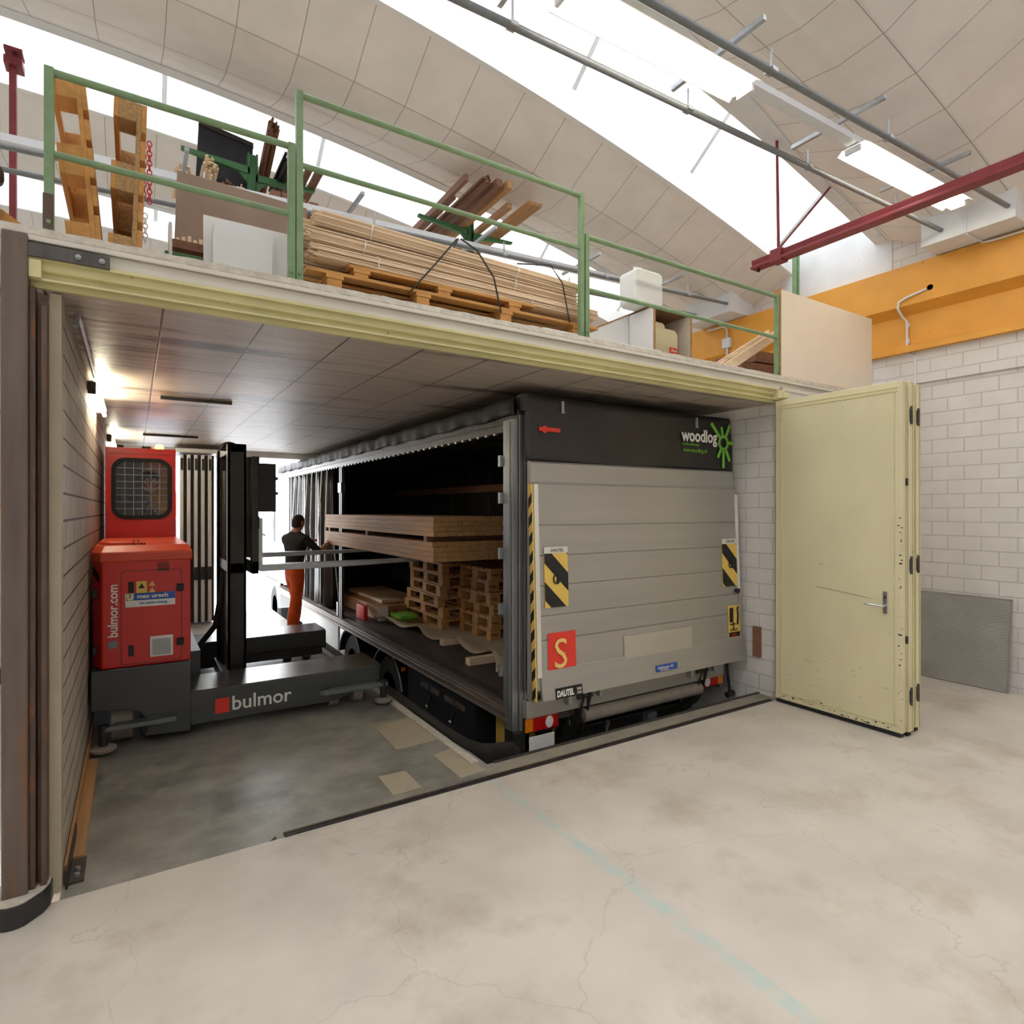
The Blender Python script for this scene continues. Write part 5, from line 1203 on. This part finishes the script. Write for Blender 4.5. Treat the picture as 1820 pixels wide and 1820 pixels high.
# ------------------------------------------------------------------ people
def figure(root, verts, edges, mats_of, rootv, name='body', sub=2):
    """one continuous skinned body; verts: name -> (co, radius or (rx, ry)); faces take the material of the nearest bone"""
    ks = list(verts); me = bpy.data.meshes.new(name)
    me.from_pydata([verts[k][0] for k in ks], [(ks.index(a), ks.index(b_)) for a, b_ in edges], [])
    o = bpy.data.objects.new(name, me); COL.objects.link(o)
    md = o.modifiers.new('skin', 'SKIN'); md.use_smooth_shade = True
    if not me.skin_vertices: me.skin_vertices.new() if hasattr(me.skin_vertices, 'new') else None
    sv = me.skin_vertices[0].data
    for i, k in enumerate(ks):
        r = verts[k][1]; sv[i].radius = (r, r) if not isinstance(r, tuple) else r; sv[i].use_root = (k == rootv)
    sd_ = o.modifiers.new('sub', 'SUBSURF'); sd_.levels = sub; sd_.render_levels = sub
    dg = bpy.context.evaluated_depsgraph_get(); dg.update()
    m2 = bpy.data.meshes.new_from_object(o.evaluated_get(dg)); bpy.data.objects.remove(o, do_unlink=True)
    names = sorted(set(mats_of.values())); m2.materials.clear()
    for n in names: m2.materials.append(MATS[n])
    segs = [(Vector(verts[a][0]), Vector(verts[b_][0]), mats_of.get((a, b_), mats_of['*'])) for a, b_ in edges]
    for p in m2.polygons:
        c = p.center; best = None
        for a, b_, m in segs:
            d = b_ - a; t = max(0, min(1, (c - a).dot(d) / max(d.length_squared, 1e-9))); dd = (a + d * t - c).length
            if best is None or dd < best[0]: best = (dd, m)
        p.material_index = names.index(best[1]); p.use_smooth = True
    m2.name = name
    return link(name, m2, root)
def hand(V, E, M, wrist, at, fwd, side, up, tag_, s=1.0, curl=.35):
    """palm and five unequal bent fingers growing out of the wrist"""
    at = Vector(at); f = Vector(fwd).normalized(); sd = Vector(side).normalized(); u = Vector(up).normalized()
    V[tag_ + 'palm'] = (at + f * .05 * s, .022 * s); E.append((wrist, tag_ + 'palm')); M[(wrist, tag_ + 'palm')] = 'skin'
    for i, L_ in enumerate((.072, .082, .076, .06)):
        b0 = at + f * .085 * s + sd * (.03 - .02 * i) * s; b1 = b0 + (f * .9 - u * curl * .4) * L_ * .5 * s; b2 = b1 + (f * .6 - u * curl * 1.3) * L_ * .5 * s
        for n_, p, r_ in (('a', b0, .0095), ('b', b1, .0085), ('c', b2, .007)): V['%s%d%s' % (tag_, i, n_)] = (p, r_ * s)
        for a, c in ((tag_ + 'palm', '%s%da' % (tag_, i)), ('%s%da' % (tag_, i), '%s%db' % (tag_, i)), ('%s%db' % (tag_, i), '%s%dc' % (tag_, i))): E.append((a, c)); M[(a, c)] = 'skin'
    t0 = at + f * .035 * s + sd * .035 * s; t1 = t0 + (f * .5 + sd * .7) * .035 * s; t2 = t1 + (f * .8 - u * .4) * .03 * s
    for n_, p, r_ in (('t0', t0, .012), ('t1', t1, .010), ('t2', t2, .008)): V[tag_ + n_] = (p, r_ * s)
    for a, c in ((tag_ + 'palm', tag_ + 't0'), (tag_ + 't0', tag_ + 't1'), (tag_ + 't1', tag_ + 't2')): E.append((a, c)); M[(a, c)] = 'skin'
def head(root, c, yaw, m='skin', pitch=0, cap=None):
    """head facing local +x, turned by yaw; face, ears and hair"""
    Mx = Matrix.Translation(c) @ Matrix.Rotation(R(yaw), 4, 'Z') @ Matrix.Rotation(R(pitch), 4, 'Y')
    b = MB(); nn, mm = 28, 20
    def hp(u, v):
        a = 2 * math.pi * u; ph = math.pi * v; z = -math.cos(ph); s_ = math.sin(ph) ** .85
        x, y = s_ * math.cos(a) * .098, s_ * math.sin(a) * .077; zz = z * .118
        if z < -.1: x *= 1 - .12 * (-z - .1); y *= 1 - .38 * (-z - .1)
        if x > 0:
            x *= .93
            f_ = max(0, 1 - abs(y) / .016) * max(0, 1 - abs(zz + .012) / .035); x += .024 * f_      # nose
            x += .006 * max(0, 1 - abs(y) / .03) * max(0, 1 - abs(zz + .058) / .012)                # mouth
            x += .010 * max(0, 1 - abs(y) / .03) * max(0, 1 - abs(zz + .095) / .03)                 # chin
            x -= .010 * max(0, 1 - abs(abs(y) - .033) / .018) * max(0, 1 - abs(zz - .012) / .016)   # eye sockets
            x += .005 * max(0, 1 - abs(zz - .035) / .012) * (abs(y) < .055)                         # brow
        return Mx @ Vector((x, y, zz))
    b.grid(lambda u, v: hp(u, v), nn * 2, mm * 2); h = b.build('head', m, root, smooth=True)
    e = MB()
    for s_ in (-1, 1):
        pts = [Mx @ Vector((-.012 + .016 * math.cos(R(q)), s_ * (.078 + .006), .0 + .03 * math.sin(R(q)))) for q in range(0, 360, 30)]
        e.tube(pts, .007, 6, close=True)
    e.build('ear', m, h, smooth=True)
    e = MB()
    for s_ in (-1, 1):
        p = Mx @ Vector((.078, s_ * .031, .012)); e.ball(p, .010, .010, .008, 10)
    e.build('eye', 'logo_white', h, smooth=True)
    g = MB()
    def hr(u, v):
        a = 2 * math.pi * u; lo = .50 if math.cos(a) > .25 else (.34 if math.cos(a) < -.1 else .42)
        lo = .64 if math.cos(a) > .45 else lo
        ph = math.pi * (lo + (1 - lo) * v); z = -math.cos(ph); s_ = math.sin(ph) ** .85
        return Mx @ Vector((s_ * math.cos(a) * .106 - .004, s_ * math.sin(a) * .084, z * .126 + .002))
    g.grid(hr, 36, 12); g.build('hair', 'hair' if cap is None else cap, h, smooth=True, solid=.004)
    return Mx, h
# loader standing at the truck side, back three-quarter to the camera, hands on the timber
wx, wy = 2.0, 9.15
P = thing('person', 'person in orange work trousers and dark shirt standing at the truck side guiding the timber', 'person', (wx, wy, 0))
def w_(x, y, z): return (wx + x, wy + y, z)
V = {'pelvis': (w_(0, 0, .92), (.13, .155)), 'waist': (w_(.0, 0, 1.05), (.115, .15)), 'chest': (w_(.02, 0, 1.27), (.14, .20)), 'upper': (w_(.01, 0, 1.39), (.11, .17)), 'neck': (w_(.03, 0, 1.47), .06), 'skull': (w_(.06, 0, 1.56), .06),
     'hipL': (w_(.02, .10, .84), .112), 'kneeL': (w_(.14, .12, .49), .085), 'calfL': (w_(.13, .12, .30), .088), 'ankL': (w_(.10, .12, .10), .082), 'toeL': (w_(.25, .14, .05), .045),
     'hipR': (w_(-.02, -.10, .84), .112), 'kneeR': (w_(-.09, -.14, .49), .085), 'calfR': (w_(-.14, -.15, .30), .088), 'ankR': (w_(-.18, -.16, .10), .082), 'toeR': (w_(-.04, -.18, .05), .045),
     'shL': (w_(.02, .20, 1.38), .07), 'elL': (w_(.22, .27, 1.20), .05), 'wrL': (w_(.43, .20, 1.30), .032),
     'shR': (w_(.02, -.20, 1.38), .07), 'elR': (w_(.20, -.30, 1.18), .05), 'wrR': (w_(.42, -.22, 1.28), .032)}
E = [('pelvis', 'waist'), ('waist', 'chest'), ('chest', 'upper'), ('upper', 'neck'), ('neck', 'skull'), ('pelvis', 'hipL'), ('hipL', 'kneeL'), ('kneeL', 'calfL'), ('calfL', 'ankL'), ('ankL', 'toeL'), ('pelvis', 'hipR'), ('hipR', 'kneeR'), ('kneeR', 'calfR'), ('calfR', 'ankR'), ('ankR', 'toeR'), ('upper', 'shL'), ('shL', 'elL'), ('elL', 'wrL'), ('upper', 'shR'), ('shR', 'elR'), ('elR', 'wrR')]
M = {'*': 'dark_cloth', ('neck', 'skull'): 'skin', ('ankL', 'toeL'): 'black', ('ankR', 'toeR'): 'black', ('elL', 'wrL'): 'skin', ('elR', 'wrR'): 'skin'}
for k in (('pelvis', 'hipL'), ('hipL', 'kneeL'), ('kneeL', 'calfL'), ('calfL', 'ankL'), ('pelvis', 'hipR'), ('hipR', 'kneeR'), ('kneeR', 'calfR'), ('calfR', 'ankR')): M[k] = 'orange_cloth'
hand(V, E, M, 'wrL', V['wrL'][0], (1, -.1, .1), (0, -.6, .8), (0, 1, 0), 'l'); hand(V, E, M, 'wrR', V['wrR'][0], (1, .1, .1), (0, .6, .8), (0, -1, 0), 'r')
figure(P, V, E, M, 'pelvis')
head(P, w_(.075, 0, 1.60), 5)
P.rotation_euler = (0, 0, R(28))
# operator inside the cab
ox_, oy = -.02, 7.93
P2 = thing('person', 'person in black jacket and orange trousers driving the forklift, seen through the cab window', 'person', (ox_, oy, 1.46))
def o_(x, y, z): return (ox_ + x, oy + y, z)
V = {'pelvis': (o_(-.02, 0, 1.56), (.11, .14)), 'waist': (o_(.0, 0, 1.70), (.10, .13)), 'chest': (o_(.05, 0, 1.87), (.11, .165)), 'upper': (o_(.08, 0, 1.96), (.08, .13)), 'neck': (o_(.115, 0, 2.02), .052), 'skull': (o_(.14, 0, 2.08), .055),
     'hipL': (o_(.03, .09, 1.54), .09), 'kneeL': (o_(.27, .10, 1.52), .065), 'ankL': (o_(.27, .10, 1.16), .05), 'toeL': (o_(.32, .10, 1.09), .04),
     'hipR': (o_(.03, -.09, 1.54), .09), 'kneeR': (o_(.27, -.12, 1.52), .065), 'ankR': (o_(.27, -.12, 1.16), .05), 'toeR': (o_(.32, -.12, 1.09), .04),
     'shL': (o_(.08, .18, 1.94), .062), 'elL': (o_(.10, .24, 1.72), .045), 'wrL': (o_(.24, .16, 1.76), .03),
     'shR': (o_(.08, -.18, 1.94), .062), 'elR': (o_(.08, -.26, 1.74), .045), 'wrR': (o_(.2, -.22, 1.78), .03)}
E = [('pelvis', 'waist'), ('waist', 'chest'), ('chest', 'upper'), ('upper', 'neck'), ('neck', 'skull'), ('pelvis', 'hipL'), ('hipL', 'kneeL'), ('kneeL', 'ankL'), ('ankL', 'toeL'), ('pelvis', 'hipR'), ('hipR', 'kneeR'), ('kneeR', 'ankR'), ('ankR', 'toeR'), ('upper', 'shL'), ('shL', 'elL'), ('elL', 'wrL'), ('upper', 'shR'), ('shR', 'elR'), ('elR', 'wrR')]
M = {'*': 'dark_cloth', ('neck', 'skull'): 'skin', ('ankL', 'toeL'): 'black', ('ankR', 'toeR'): 'black'}
for k in (('pelvis', 'hipL'), ('hipL', 'kneeL'), ('kneeL', 'ankL'), ('pelvis', 'hipR'), ('hipR', 'kneeR'), ('kneeR', 'ankR')): M[k] = 'orange_cloth'
hand(V, E, M, 'wrL', V['wrL'][0], (1, -.2, .1), (0, -1, 0), (0, 0, 1), 'l', .95); hand(V, E, M, 'wrR', V['wrR'][0], (1, .3, .2), (0, 1, 0), (0, 0, 1), 'r', .95)
figure(P2, V, E, M, 'pelvis')
Mx, h_ = head(P2, o_(.165, -.0, 2.115), -8, pitch=12)
